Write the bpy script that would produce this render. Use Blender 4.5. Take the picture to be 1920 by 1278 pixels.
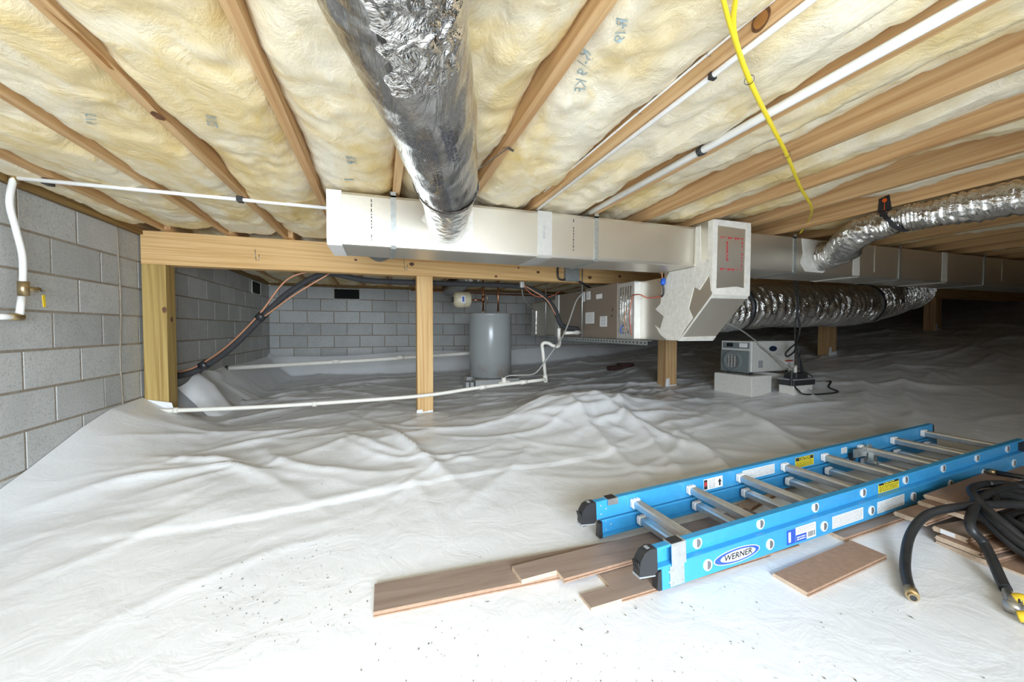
import bpy, bmesh, math, random
import numpy as np
from mathutils import Vector, Matrix, Euler
for o in list(bpy.data.objects): bpy.data.objects.remove(o)
SC = bpy.context.scene
COL = SC.collection
random.seed(7)
# ---------------------------------------------------------------- camera
CZ = 0.90                       # camera height above the foreground ground sheet
FPX = 743.0
YAW, PITCH, ROLL = math.radians(18.27), math.radians(1.735), math.radians(0.1)
_F = Vector((math.sin(YAW)*math.cos(PITCH), math.cos(YAW)*math.cos(PITCH), -math.sin(PITCH)))
_R0 = Vector((math.cos(YAW), -math.sin(YAW), 0)); _U0 = _R0.cross(_F)
_R = _R0*math.cos(ROLL)+_U0*math.sin(ROLL); _U = _U0*math.cos(ROLL)-_R0*math.sin(ROLL)
cam = bpy.data.cameras.new('camera'); co = bpy.data.objects.new('camera', cam); COL.objects.link(co)
cam.sensor_width = 36; cam.lens = FPX/1920*36; cam.clip_start = 0.02
m = Matrix((_R, _U, -_F)).transposed().to_4x4(); m.translation = (0, 0, CZ)
co.matrix_world = m; SC.camera = co
def ray(x, y): return _F + _R*((x-960)/FPX) - _U*((y-639)/FPX)
def _at(d, t): return Vector((0, 0, CZ)) + d*t
def onz(x, y, z): d = ray(x, y); return _at(d, (z-CZ)/d.z)
def ony(x, y, Y): d = ray(x, y); return _at(d, Y/d.y)
def onx(x, y, X): d = ray(x, y); return _at(d, X/d.x)
# ---------------------------------------------------------------- world, light, exposure
w = bpy.data.worlds.new('daylight'); SC.world = w; w.use_nodes = True
w.node_tree.nodes['Background'].inputs[0].default_value = (0.80, 0.90, 1.0, 1)
w.node_tree.nodes['Background'].inputs[1].default_value = 1.0
# daylight entering through the open access doorway behind the camera
al = bpy.data.lights.new('doorway_daylight_offscreen', 'AREA'); al.shape = 'RECTANGLE'; al.size = 2.2; al.size_y = 1.3; al.spread = math.radians(125)
al.energy = 180; al.color = (0.775, 0.89, 1.0)
lo = bpy.data.objects.new('doorway_daylight_offscreen', al); COL.objects.link(lo)
lo.location = (-0.2, -2.02, 0.98); lo.rotation_euler = (math.radians(63), 0, math.radians(4))
SC.view_settings.view_transform = 'Standard'; SC.view_settings.look = 'None'
SC.view_settings.exposure = 0.10; SC.view_settings.gamma = 1; SC.view_settings.use_curve_mapping = False
SC.cycles.max_bounces = 10; SC.cycles.diffuse_bounces = 6; SC.cycles.glossy_bounces = 4
# ---------------------------------------------------------------- materials
MATS = {}
class NT:
    def __init__(s, name):
        s.m = bpy.data.materials.new(name); s.m.use_nodes = True; s.t = s.m.node_tree
        s.b = s.t.nodes['Principled BSDF']; MATS[name] = s.m
    def n(s, kind, **kw):
        nd = s.t.nodes.new('ShaderNode'+kind)
        for k, v in kw.items():
            if k.startswith('i_'):
                k = k[2:]; nd.inputs[int(k) if k.isdigit() else k.replace('_', ' ')].default_value = v
            else: setattr(nd, k, v)
        return nd
    def l(s, a, b): s.t.links.new(a, b)
    def coord(s, scale=(1, 1, 1), rnd=True):
        tc = s.n('TexCoord'); mp = s.n('Mapping'); s.l(tc.outputs['Object'], mp.inputs[0]); mp.inputs['Scale'].default_value = scale
        if rnd:
            oi = s.n('ObjectInfo'); mu = s.n('VectorMath', operation='SCALE'); mu.inputs[0].default_value = (37, 53, 71)
            s.l(oi.outputs['Random'], mu.inputs['Scale']); s.l(mu.outputs[0], mp.inputs['Location'])
        return mp.outputs[0]
    def noise(s, vec, scale, detail=4, rough=.55, dist=0):
        nd = s.n('TexNoise'); s.l(vec, nd.inputs['Vector']); nd.inputs['Scale'].default_value = scale
        nd.inputs['Detail'].default_value = detail; nd.inputs['Roughness'].default_value = rough; nd.inputs['Distortion'].default_value = dist
        return nd.outputs['Fac']
    def ramp(s, fac, stops):
        r = s.n('ValToRGB'); e = r.color_ramp.elements
        while len(e) < len(stops): e.new(0.5)
        for i, (p, c) in enumerate(stops):
            e[i].position = p; e[i].color = (*c, 1) if not isinstance(c, (int, float)) else (c, c, c, 1)
        s.l(fac, r.inputs[0]); return r.outputs[0]
    def mix(s, fac, a, b, mode='MIX'):
        x = s.n('Mix', data_type='RGBA', blend_type=mode)
        for sock, v in ((x.inputs[0], fac), (x.inputs[6], a), (x.inputs[7], b)):
            if isinstance(v, (int, float)): sock.default_value = v
            elif isinstance(v, tuple): sock.default_value = (*v, 1)
            else: s.l(v, sock)
        return x.outputs[2]
    def bump(s, h, strength=.3, dist=.01):
        bp = s.n('Bump'); s.l(h, bp.inputs['Height']); bp.inputs['Strength'].default_value = strength; bp.inputs['Distance'].default_value = dist
        s.l(bp.outputs[0], s.b.inputs['Normal'])
    def col(s, c):
        if isinstance(c, tuple): s.b.inputs['Base Color'].default_value = (*c, 1)
        else: s.l(c, s.b.inputs['Base Color'])
    def rm(s, rough, metal=0, spec=None):
        s.b.inputs['Roughness'].default_value = rough; s.b.inputs['Metallic'].default_value = metal
        if spec is not None: s.b.inputs['Specular IOR Level'].default_value = spec
def plain(name, c, rough=.5, metal=0, var=.06, nscale=25, bump=0.0):
    t = NT(name); v = t.coord(); f = t.noise(v, nscale, 3)
    t.col(t.ramp(f, [(.3, tuple(max(0, x*(1-var)) for x in c)), (.7, tuple(min(1, x*(1+var)) for x in c))])); t.rm(rough, metal)
    if bump: t.bump(f, bump, .004)
    return t.m
def wood(name, axis, light, mid, dark, rough=.65, grain=1.0, spotc=None):
    t = NT(name); sc = [14*grain, 14*grain, 14*grain]; sc['XYZ'.index(axis)] = .55
    v = t.coord(tuple(sc)); f = t.noise(v, 1.0, 6, .6, 1.2)
    wv = t.n('TexWave', wave_type='BANDS', bands_direction='DIAGONAL'); t.l(v, wv.inputs['Vector'])
    wv.inputs['Scale'].default_value = .55; wv.inputs['Distortion'].default_value = 5; wv.inputs['Detail'].default_value = 3; wv.inputs['Detail Scale'].default_value = .8
    c1 = t.ramp(wv.outputs['Fac'], [(0, mid), (.55, light), (.9, mid), (1, dark)])
    c2 = t.ramp(f, [(.25, dark), (.48, mid), (.75, light)])
    c = t.mix(.5, c1, c2)
    s3 = [60.0, 60.0, 60.0]; s3['XYZ'.index(axis)] = .9; fg = t.noise(t.coord(tuple(s3)), 1.0, 4, .6, .6); c = t.mix(t.ramp(fg, [(.34, .75), (.52, 0.0)]), c, dark)
    v2 = t.coord((1, 1, 1)); g = t.noise(v2, 2.2, 3)
    c = t.mix(t.ramp(g, [(.45, 0.0), (.75, .45)]), c, mid)
    k = t.noise(v2, 45, 3); c = t.mix(t.ramp(k, [(.66, 0.0), (.8, .35)]), c, dark)
    oi = t.n('ObjectInfo'); hs = t.n('HueSaturation'); t.l(c, hs.inputs['Color'])
    mr = t.n('MapRange'); t.l(oi.outputs['Random'], mr.inputs[0]); mr.inputs[3].default_value = .88; mr.inputs[4].default_value = 1.1; t.l(mr.outputs[0], hs.inputs['Value'])
    t.col(hs.outputs[0]); t.rm(rough, 0, .3); t.bump(f, .15, .003); return t.m
for ax in 'XYZ':
    wood('pine_'+ax, ax, (.66, .45, .24), (.57, .355, .165), (.38, .19, .075))
    wood('beam_'+ax, ax, (.72, .50, .25), (.65, .415, .18), (.48, .26, .09))
    wood('treated_'+ax, ax, (.56, .41, .15), (.46, .31, .10), (.29, .17, .045))
wood('sill_wood', 'Y', (.34, .22, .08), (.24, .14, .045), (.12, .065, .02))
t = NT('insulation'); v = t.coord((1, .6, 1)); big = t.noise(v, 3.2, 4, .6, .6); mid_ = t.noise(v, 11, 5, .65, 1.0); fine = t.noise(v, 160, 3, .6, .5)
c = t.ramp(big, [(.28, (.68, .49, .19)), (.42, (.76, .61, .35)), (.54, (.81, .71, .52)), (.72, (.83, .765, .63))])
c = t.mix(t.ramp(mid_, [(.56, 0.0), (.76, .55)]), c, (.70, .50, .17))
c = t.mix(t.ramp(mid_, [(.22, .5), (.4, 0.0)]), c, (.84, .79, .68))
c = t.mix(t.ramp(fine, [(.3, .18), (.5, 0.0)]), c, (.60, .46, .22))
t.col(c); t.rm(.95, 0, .1); hb = t.n('Math', operation='ADD'); t.l(mid_, hb.inputs[0]); hm = t.n('Math', operation='MULTIPLY'); t.l(fine, hm.inputs[0]); hm.inputs[1].default_value = .12
t.l(hm.outputs[0], hb.inputs[1]); t.bump(hb.outputs[0], .38, .03)
def blockmat(name, a, b, dk):
    t = NT(name); v = t.coord(); f = t.noise(v, 90, 4, .7); g = t.noise(v, 4, 3)
    c = t.ramp(f, [(.3, dk), (.45, a), (.7, b)]); c = t.mix(t.ramp(g, [(.35, .25), (.6, 0.0)]), c, dk)
    oi = t.n('ObjectInfo'); hs = t.n('HueSaturation'); t.l(c, hs.inputs['Color']); mr = t.n('MapRange'); t.l(oi.outputs['Random'], mr.inputs[0]); mr.inputs[3].default_value = .86; mr.inputs[4].default_value = 1.1; t.l(mr.outputs[0], hs.inputs['Value'])
    t.col(hs.outputs[0]); t.rm(.93, 0, .2); t.bump(f, .35, .004); return t.m
blockmat('block_grey', (.50, .505, .495), (.575, .575, .565), (.32, .32, .31))
t = NT('mortar'); v = t.coord(rnd=False); f = t.noise(v, 40, 4, .7); g = t.noise(v, 3, 3)
t.col(t.mix(t.ramp(g, [(.4, 0.0), (.65, .5)]), t.ramp(f, [(.3, (.26, .22, .17)), (.7, (.39, .345, .28))]), (.21, .16, .12))); t.rm(.95); t.bump(f, .5, .006)
t = NT('sheet'); v = t.coord(rnd=False); f = t.noise(v, 1.3, 3); g = t.noise(v, 60, 4, .6); s_ = t.noise(v, 9, 5, .7)
c = t.ramp(f, [(.35, (.755, .765, .785)), (.65, (.815, .82, .83))]); c = t.mix(t.ramp(g, [(.68, 0.0), (.82, .25)]), c, (.55, .52, .48)); c = t.mix(t.ramp(s_, [(.60, 0.0), (.8, .18)]), c, (.66, .62, .56))
t.col(c); t.rm(.33, 0, .45); t.bump(t.noise(v, 7, 4, .6, .8), .10, .05)
t = NT('foil'); v = t.coord((1, 1, 1)); vo = t.n('TexVoronoi', feature='DISTANCE_TO_EDGE'); wn = t.noise(v, 9, 4, .65, 1.5); t.l(v, vo.inputs['Vector']); vo.inputs['Scale'].default_value = 13
t.col((.80, .79, .77)); t.rm(.24, 1.0); ad = t.n('Math', operation='ADD'); t.l(vo.outputs[0], ad.inputs[0]); t.l(wn, ad.inputs[1]); t.bump(ad.outputs[0], .55, .02)
t = NT('foil_smooth'); v = t.coord(); wn = t.noise(t.coord((1, .16, 1)), 22, 5, .65, 1.2); gn = t.noise(v, 120, 2); t.col(t.ramp(gn, [(.35, (.52, .52, .53)), (.65, (.66, .66, .66))])); t.rm(.20, 1.0); t.bump(wn, .5, .012)
t = NT('foil_dark'); v = t.coord(); wn = t.noise(v, 7, 5, .65, 2); t.col((.42, .41, .39)); t.rm(.22, 1.0); t.bump(wn, .6, .03)
t = NT('duct_board'); v = t.coord(rnd=False); f = t.noise(v, 170, 3, .6); g = t.noise(v, 2.5, 3)
t.col(t.mix(t.ramp(g, [(.4, 0.0), (.7, .4)]), (.70, .66, .58), (.62, .57, .48))); t.rm(.36, .82); t.bump(f, .12, .003)
t = NT('mastic'); v = t.coord(); f = t.noise(v, 26, 5, .7); t.col(t.ramp(f, [(.3, (.70, .665, .59)), (.7, (.84, .81, .74))])); t.rm(.75); t.bump(f, .6, .012)
t = NT('tank_grey'); v = t.coord(rnd=False); f = t.noise(v, 5, 4, .7); sx = t.n('SeparateXYZ'); t.l(v, sx.inputs[0]); zr = t.ramp(sx.outputs[2], [(.02, 1.0), (.26, 0.0)]); mm = t.n('Math', operation='MULTIPLY'); t.l(zr, mm.inputs[0]); t.l(t.ramp(f, [(.42, 0.0), (.66, .8)]), mm.inputs[1])
t.col(t.mix(mm.outputs[0], (.37, .385, .385), (.27, .20, .14))); t.rm(.22, .0, .5)
t = NT('plank_top'); v = t.coord((1.2, 16, 16)); f = t.noise(v, 2.0, 5, .6, .5); k = t.noise(v, 14, 3)
t.col(t.mix(t.ramp(k, [(.55, 0.0), (.75, .3)]), t.ramp(f, [(.3, (.23, .165, .13)), (.7, (.34, .26, .21))]), (.17, .11, .085))); t.rm(.45, 0, .4)
plain('plank_core', (.50, .37, .26), .85, 0, .15, 80, .2); plain('plank_back', (.33, .205, .135), .8, 0, .12, 60, .15)
plain('white_pvc', (.78, .75, .68), .4, 0, .05, 8); plain('white_pex', (.83, .82, .79), .4, 0, .05, 8); plain('cream', (.70, .62, .44), .35, 0, .04)
plain('copper', (.55, .24, .13), .3, 1.0, .1); plain('brass', (.45, .34, .19), .35, .9, .15); plain('black_rubber', (.022, .022, .023), .42, 0, .2, 30, .15)
plain('black_plastic', (.028, .028, .030), .38, 0, .1); plain('black_foam', (.035, .035, .037), .8, 0, .2, 60, .2); plain('hole_black', (.006, .006, .006), .9, 0, .1)
plain('galvanized', (.48, .51, .50), .38, .75, .12, 40); plain('aluminium', (.74, .74, .73), .33, .85, .06, 60); plain('yellow_cable', (.80, .62, .03), .38, 0, .05)
plain('ladder_blue', (.045, .30, .58), .30, 0, .05, 30); plain('white_plastic', (.80, .79, .77), .45, 0, .03); plain('label_white', (.80, .80, .79), .5, 0, .04, 60)
plain('label_yellow', (.78, .62, .02), .5, 0, .03); plain('logo_blue', (.03, .09, .45), .45, 0, .03); plain('ink_black', (.02, .02, .022), .6, 0, .05); plain('ink_grey', (.30, .31, .32), .6, 0, .1)
plain('ink_print', (.07, .07, .085), .45, .3, .1); plain('ink_blue', (.30, .38, .40), .8, 0, .1); plain('bore_grey', (.13, .13, .135), .5); plain('navy', (.012, .018, .05), .4); plain('ink_red', (.48, .05, .06), .6, 0, .1); plain('label_red', (.45, .05, .05), .5); plain('cabinet_taupe', (.255, .205, .16), .45, .15, .05, 40)
plain('box_grey', (.30, .33, .335), .5, .2, .05); plain('wire_red', (.55, .13, .07), .4); plain('wire_orange', (.50, .245, .14), .4, .3); plain('wire_blue', (.02, .12, .62), .4); plain('clear_tube', (.34, .335, .31), .25); plain('dehu_white', (.62, .61, .57), .45, 0, .03)
plain('dehu_grey', (.165, .19, .19), .5); plain('foam_white', (.70, .68, .63), .8, 0, .05, 40, .15); plain('brick_red', (.055, .022, .018), .9, 0, .2, 30); plain('yellow_plastic', (.75, .50, .03), .4); plain('knot', (.13, .055, .022), .6, 0, .35, 40)
plain('resin', (.33, .145, .035), .5, 0, .25, 20); plain('strap_brown', (.10, .075, .055), .7); plain('orange_dot', (.85, .12, .01), .5); plain('tag_yellow', (.80, .55, .02), .5); plain('scrap', (.10, .085, .065), .9, 0, .3, 80); plain('soil', (.12, .09, .06), .95, 0, .2, 10); plain('subfloor', (.42, .29, .15), .9, 0, .15, 12); plain('tape_silver', (.62, .61, .58), .4, .5, .05); plain('steel', (.55, .55, .54), .35, .9, .06)
t = NT('foil_crush'); v = t.coord(); wn = t.noise(v, 8, 4, .6, 2.6); t.col((.80, .79, .78)); t.rm(.16, 1.0); t.bump(wn, .8, .03)
M = MATS
# ---------------------------------------------------------------- mesh helpers
def catmull(pts, n=8):
    P = [Vector(p) for p in pts]
    if len(P) < 3: return P
    P = [P[0]*2-P[1]] + P + [P[-1]*2-P[-2]]; out = []
    for i in range(1, len(P)-2):
        a, b, c, d = P[i-1:i+3]
        for k in range(n):
            t = k/n
            out.append(.5*((2*b)+(c-a)*t+(2*a-5*b+4*c-d)*t*t+(3*b-a-3*c+d)*t**3))
    out.append(P[-2]); return out
class MB:
    def __init__(s): s.v = []; s.f = []; s.mi = []; s.sm = []; s.cur = 0
    def add(s, vs, fs, smooth=False):
        b = len(s.v); s.v += [tuple(p) for p in vs]
        for f in fs: s.f.append([b+i for i in f]); s.mi.append(s.cur); s.sm.append(smooth)
        return s
    def hexa(s, p):           # eight corners: bottom loop 0-3, top loop 4-7
        return s.add(p, [(3, 2, 1, 0), (4, 5, 6, 7), (0, 1, 5, 4), (1, 2, 6, 5), (2, 3, 7, 6), (3, 0, 4, 7)])
    def box(s, a, b):
        (x0, y0, z0), (x1, y1, z1) = a, b
        return s.hexa([(x0, y0, z0), (x1, y0, z0), (x1, y1, z0), (x0, y1, z0), (x0, y0, z1), (x1, y0, z1), (x1, y1, z1), (x0, y1, z1)])
    def obox(s, c, size, R):   # oriented box; R = 3x3 matrix
        c = Vector(c); hx, hy, hz = (q/2 for q in size)
        return s.hexa([c+R@Vector(p) for p in [(-hx, -hy, -hz), (hx, -hy, -hz), (hx, hy, -hz), (-hx, hy, -hz), (-hx, -hy, hz), (hx, -hy, hz), (hx, hy, hz), (-hx, hy, hz)]])
    def bbox(s, a, b, bev=.004):   # bevelled box
        bm = bmesh.new(); bmesh.ops.create_cube(bm, size=1)
        for v in bm.verts: v.co = [a[i] + (v.co[i]+.5)*(b[i]-a[i]) for i in range(3)]
        bmesh.ops.bevel(bm, geom=bm.edges[:], offset=bev, segments=2, affect='EDGES', profile=.6)
        return s.bm(bm)
    def bm(s, bm, smooth=False):
        bm.verts.index_update(); s.add([v.co[:] for v in bm.verts], [[v.index for v in f.verts] for f in bm.faces], smooth); bm.free(); return s
    def prism(s, poly, fn, d0, d1):  # polygon (u,v) extruded between d0 and d1 ; fn(u,v,d)->point
        n = len(poly); vs = [fn(u, v, d0) for u, v in poly]+[fn(u, v, d1) for u, v in poly]
        return s.add(vs, [list(range(n))[::-1], list(range(n, 2*n))]+[(i, (i+1) % n, n+(i+1) % n, n+i) for i in range(n)])
    def tube(s, pts, r, seg=10, cap=True, rf=None, closed=False):
        P = [Vector(p) for p in pts]; n = len(P); ts = []
        for i in range(n):
            a, b = P[max(i-1, 0)], P[min(i+1, n-1)]; d = (b-a); ts.append(d.normalized() if d.length > 1e-9 else Vector((0, 0, 1)))
        up = Vector((0, 0, 1)) if abs(ts[0].z) < .9 else Vector((1, 0, 0))
        nrm = (up-ts[0]*up.dot(ts[0])).normalized(); vs = []
        for i in range(n):
            nrm = (nrm-ts[i]*nrm.dot(ts[i])).normalized(); bn = ts[i].cross(nrm)
            for k in range(seg):
                a = 2*math.pi*k/seg; rr = r(i/(n-1)) if callable(r) else r
                if rf: rr += rf(i/(n-1), a)
                vs.append(P[i]+(nrm*math.cos(a)+bn*math.sin(a))*rr)
        fs = [(i*seg+k, i*seg+(k+1) % seg, (i+1)*seg+(k+1) % seg, (i+1)*seg+k) for i in range(n-1) for k in range(seg)]
        s.add(vs, fs, True)
        if cap:
            b = len(s.v)-len(vs); s.f += [[b+k for k in range(seg)][::-1], [b+(n-1)*seg+k for k in range(seg)]]; s.mi += [s.cur]*2; s.sm += [False]*2
        return s
    def cyl(s, a, b, r, seg=16, r2=None):
        r2 = r if r2 is None else r2
        return s.tube([a, b], (lambda t: r+(r2-r)*t), seg)
    def lathe(s, prof, c, axis, seg=32):   # prof [(r,h)] about axis from c
        A = Vector(axis).normalized(); up = Vector((0, 0, 1)) if abs(A.z) < .9 else Vector((1, 0, 0)); X = (up-A*up.dot(A)).normalized(); Y = A.cross(X); c = Vector(c)
        vs = [c+A*h+(X*math.cos(2*math.pi*k/seg)+Y*math.sin(2*math.pi*k/seg))*r for r, h in prof for k in range(seg)]
        fs = [(i*seg+k, i*seg+(k+1) % seg, (i+1)*seg+(k+1) % seg, (i+1)*seg+k) for i in range(len(prof)-1) for k in range(seg)]
        s.add(vs, fs, True); return s
    def patch(s, poly, fn, d):       # thin proud polygon
        return s.prism(poly, fn, 0, d)
    def build(s, name, mat, parent=None, org=None, label=None, cat=None, group=None, kind=None, auto=False):
        me = bpy.data.meshes.new(name)
        if parent is not None: o0 = ORG[parent.name]
        elif org is not None: o0 = Vector(org)
        else:
            a = np.array(s.v); o0 = Vector(((a[:, 0].min()+a[:, 0].max())/2, (a[:, 1].min()+a[:, 1].max())/2, a[:, 2].min()))
        me.from_pydata([(p[0]-o0[0], p[1]-o0[1], p[2]-o0[2]) for p in s.v], [], s.f); me.validate()
        mats = mat if isinstance(mat, (list, tuple)) else [mat]
        for q in mats: me.materials.append(M[q])
        if len(me.polygons) == len(s.f):
            me.polygons.foreach_set('material_index', s.mi); me.polygons.foreach_set('use_smooth', s.sm)
        bm = bmesh.new(); bm.from_mesh(me); bmesh.ops.recalc_face_normals(bm, faces=bm.faces[:]); bm.to_mesh(me); bm.free(); me.update()
        o = bpy.data.objects.new(name, me); COL.objects.link(o)
        if parent is not None: o.parent = parent
        else: o.location = o0
        ORG[o.name] = o0
        return tag(o, label, cat, group, kind)
ORG = {}
def tag(o, label=None, cat=None, group=None, kind=None):
    if label: o['label'] = label
    if cat: o['category'] = cat
    if group: o['group'] = group
    if kind: o['kind'] = kind
    return o
def thing(name, loc, label, cat, group=None, kind=None):
    o = bpy.data.objects.new(name, None); COL.objects.link(o); o.location = loc; o.empty_display_size = .05; ORG[o.name] = Vector(loc)
    return tag(o, label, cat, group, kind)
def text_polys(body, size, fn, align='CENTER', bold=0.0, shear=0.0):
    """flat lettering mesh: returns (verts, faces) with each letter point mapped by fn(u,v)"""
    cu = bpy.data.curves.new('lettering', 'FONT'); cu.body = body; cu.size = size; cu.align_x = align; cu.align_y = 'CENTER'; cu.offset = bold; cu.shear = shear; cu.resolution_u = 3
    ob = bpy.data.objects.new('lettering', cu); me = bpy.data.meshes.new_from_object(ob)
    vs = [fn(v.co.x, v.co.y) for v in me.vertices]; fs = [list(p.vertices) for p in me.polygons]
    bpy.data.objects.remove(ob); bpy.data.curves.remove(cu); bpy.data.meshes.remove(me); return vs, fs
def vnoise(x, y, seed=0):
    x = np.asarray(x, float); y = np.asarray(y, float); xi = np.floor(x); yi = np.floor(y); fx = x-xi; fy = y-yi
    fx = fx*fx*(3-2*fx); fy = fy*fy*(3-2*fy)
    def h(a, b):
        q = np.sin(a*127.1+b*311.7+seed*74.7)*43758.5453; return q-np.floor(q)
    return (h(xi, yi)*(1-fx)+h(xi+1, yi)*fx)*(1-fy)+(h(xi, yi+1)*(1-fx)+h(xi+1, yi+1)*fx)*fy
def fbm(x, y, seed=0, o=4):
    r = 0; a = .5
    for i in range(o): r = r+a*(vnoise(np.asarray(x)*2**i+i*17, np.asarray(y)*2**i, seed+i)-.5)*2; a *= .5
    return r
# ================================================================ STRUCTURE
XW, YBK, XR, YF = -1.716, 7.30, 13.0, -1.92
ZJ, ZTOP = 1.635, 1.872
YB = 3.70            # front face of the girder
def sstep(a, b, t):
    t = np.clip((np.asarray(t, float)-a)/(b-a), 0, 1); return t*t*(3-2*t)
# ---- ground sheet height field
_rs = np.random.RandomState(11)
FOLDS = []
for i in range(340):
    cx = _rs.uniform(-1.5, 8.5); cy = _rs.uniform(1.5, 6.9); an = _rs.normal(0.12, .55) if _rs.rand() < .75 else _rs.uniform(0, math.pi)
    L = _rs.uniform(.25, .95); wd = _rs.uniform(.018, .06); h = wd*_rs.uniform(.15, .5)*(1.25 if cy > 3.9 else 1 if cy > 2.3 else .45); FOLDS.append((cx, cy, an, L, h, wd, _rs.uniform(-.9, .9)))
def line_fold(p, q, h, wd):
    a = Vector((p[0], p[1])); b = Vector((q[0], q[1])); c = (a+b)/2; d = b-a; FOLDS.append((c.x, c.y, math.atan2(d.y, d.x), d.length/2*1.15, h, wd, 0.0))
for (x0, y0, x1, y1, z, h, wd) in [(950, 757, 1080, 738, .28, .05, .09), (1090, 740, 1340, 800, .28, .06, .10), (1060, 760, 1215, 850, .2, .05, .08), (700, 800, 830, 880, .1, .06, .07), (1130, 740, 1330, 870, .22, .04, .08),
                               (420, 900, 860, 770, .1, .022, .06), (330, 860, 640, 800, .12, .03, .06), (500, 830, 900, 800, .12, .03, .07), (640, 720, 900, 750, .1, .04, .09), (560, 710, 770, 690, .1, .04, .08),
                               (1150, 885, 1330, 800, .15, .03, .07), (0, 1120, 420, 960, .02, .012, .05), (1350, 790, 1900, 830, .3, .05, .12), (1500, 770, 1900, 790, .35, .05, .12), (1600, 700, 1680, 800, .4, .06, .12), (1660, 690, 1760, 790, .4, .06, .12), (1250, 780, 1480, 900, .2, .05, .1), (1420, 760, 1640, 850, .3, .04, .1)]:
    line_fold(onz(x0, y0, z), onz(x1, y1, z), h*.55, wd*.7)
EDY = [-2, 1.9, 2.3, 2.52, 2.7, 3.05, 3.32, 3.7, 4.0, 4.3, 4.6, 5.3, 6.2, 7.3]; EDZ = [.0, .0, .06, .125, .175, .285, .345, .36, .24, .36, .40, .45, .43, .44]
def H(x, y):
    x = np.asarray(x, float); y = np.asarray(y, float)
    xx = np.maximum(x-1.0, 0); yr = sstep(1.3, 3.3, y)
    z = (.05*xx+.0085*xx**2)*(.35+.45*sstep(.75, 1.15, y)+.20*sstep(1.1, 3.0, y)) + .1*yr
    z = z+.15*np.exp(-((x-1.66)/.62)**2-((y-3.15)/.36)**2)+.04*np.exp(-((x+.1)/.3)**2-((y-2.85)/.25)**2)
    flat = 1-(sstep(-.4, .0, x)*(1-sstep(3.4, 3.9, x))*(1-sstep(1.5, 1.8, y)))
    near = .25+.75*sstep(1.6, 2.6, y)
    z = z+flat*near*(.022*fbm(x*1.1+3, y*1.5, 5)+.012*fbm(x*4, y*5, 9))
    fz = [0, 0]; wx = x+.07*fbm(x*1.7, y*1.9, 31, 3)+.02*fbm(x*6, y*6, 33, 2); wy = y+.07*fbm(x*1.8+9, y*1.7, 37, 3)+.02*fbm(x*6+4, y*6, 39, 2); li = 0
    for cx, cy, an, L, h, wd, cv in FOLDS:
        u = (wx-cx)*math.cos(an)+(wy-cy)*math.sin(an); v = -(wx-cx)*math.sin(an)+(wy-cy)*math.cos(an)-cv*u*u; li = 1-li
        fz[li] = np.maximum(fz[li], 1.5*h*np.exp(-np.abs(v/wd)**1.1)*np.exp(-(u/L)**2*1.5))
    z = z+flat*(fz[0]+fz[1])
    seam = 2.02+.10*(x+1.0)+.03*np.sin(x*3.1)
    z = z+.009*sstep(-.011, .011, y-seam)*sstep(-1.3, -.9, x)*(1-sstep(2.4, 2.9, x))
    e = np.interp(y, EDY, EDZ); wdt = .62-.25*sstep(3.4, 4.2, y)
    k = np.clip(1-(x-XW-.012)/wdt, 0, 1)
    z = np.maximum(z, 0)*(1-k) + (np.maximum(z, 0)*0+e)*k**1.25 + np.maximum(z, 0)*k*.2*(1-k)
    kb = np.clip(1-(YBK-.03-y)/.16, 0, 1); z = z*(1-kb)+np.maximum(z+.05, .45+.03*(x-0)*.6+.02*np.sin(x*2.3))*kb
    return z+.02
def hz(x, y): return float(H(x, y))
xs = np.concatenate([np.arange(XW+.006, 4.0, .021), np.arange(4.0, 9.0, .04), np.arange(9.0, XR, .12)]); ys = np.concatenate([np.arange(YF+.05, .3, .06), np.arange(.3, 4.4, .021), np.arange(4.4, YBK-.01, .03)])
GX, GY = np.meshgrid(xs, ys); GZ = H(GX, GY); nx, ny = len(xs), len(ys)
me = bpy.data.meshes.new('ground_sheet'); idx = np.arange(nx*ny).reshape(ny, nx)
vv = np.stack([GX, GY, GZ], -1).reshape(-1, 3); ff = np.stack([idx[:-1, :-1], idx[:-1, 1:], idx[1:, 1:], idx[1:, :-1]], -1).reshape(-1, 4)
me.from_pydata(vv.tolist(), [], ff.tolist()); me.polygons.foreach_set('use_smooth', [True]*len(me.polygons)); me.materials.append(M['sheet'])
o = bpy.data.objects.new('ground_sheet', me); COL.objects.link(o)
tag(o, 'crumpled white plastic vapour barrier covering the whole crawl space ground', 'ground sheet')
floor = MB().box((XW-.3, YF-.3, -.45), (XR+.3, YBK+.3, -.02)).build('floor', 'soil', kind='structure')
ceil = MB().box((XW-.3, YF-.3, ZTOP), (XR+.3, YBK+.3, ZTOP+.03)).build('ceiling', 'subfloor', kind='structure')
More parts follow.
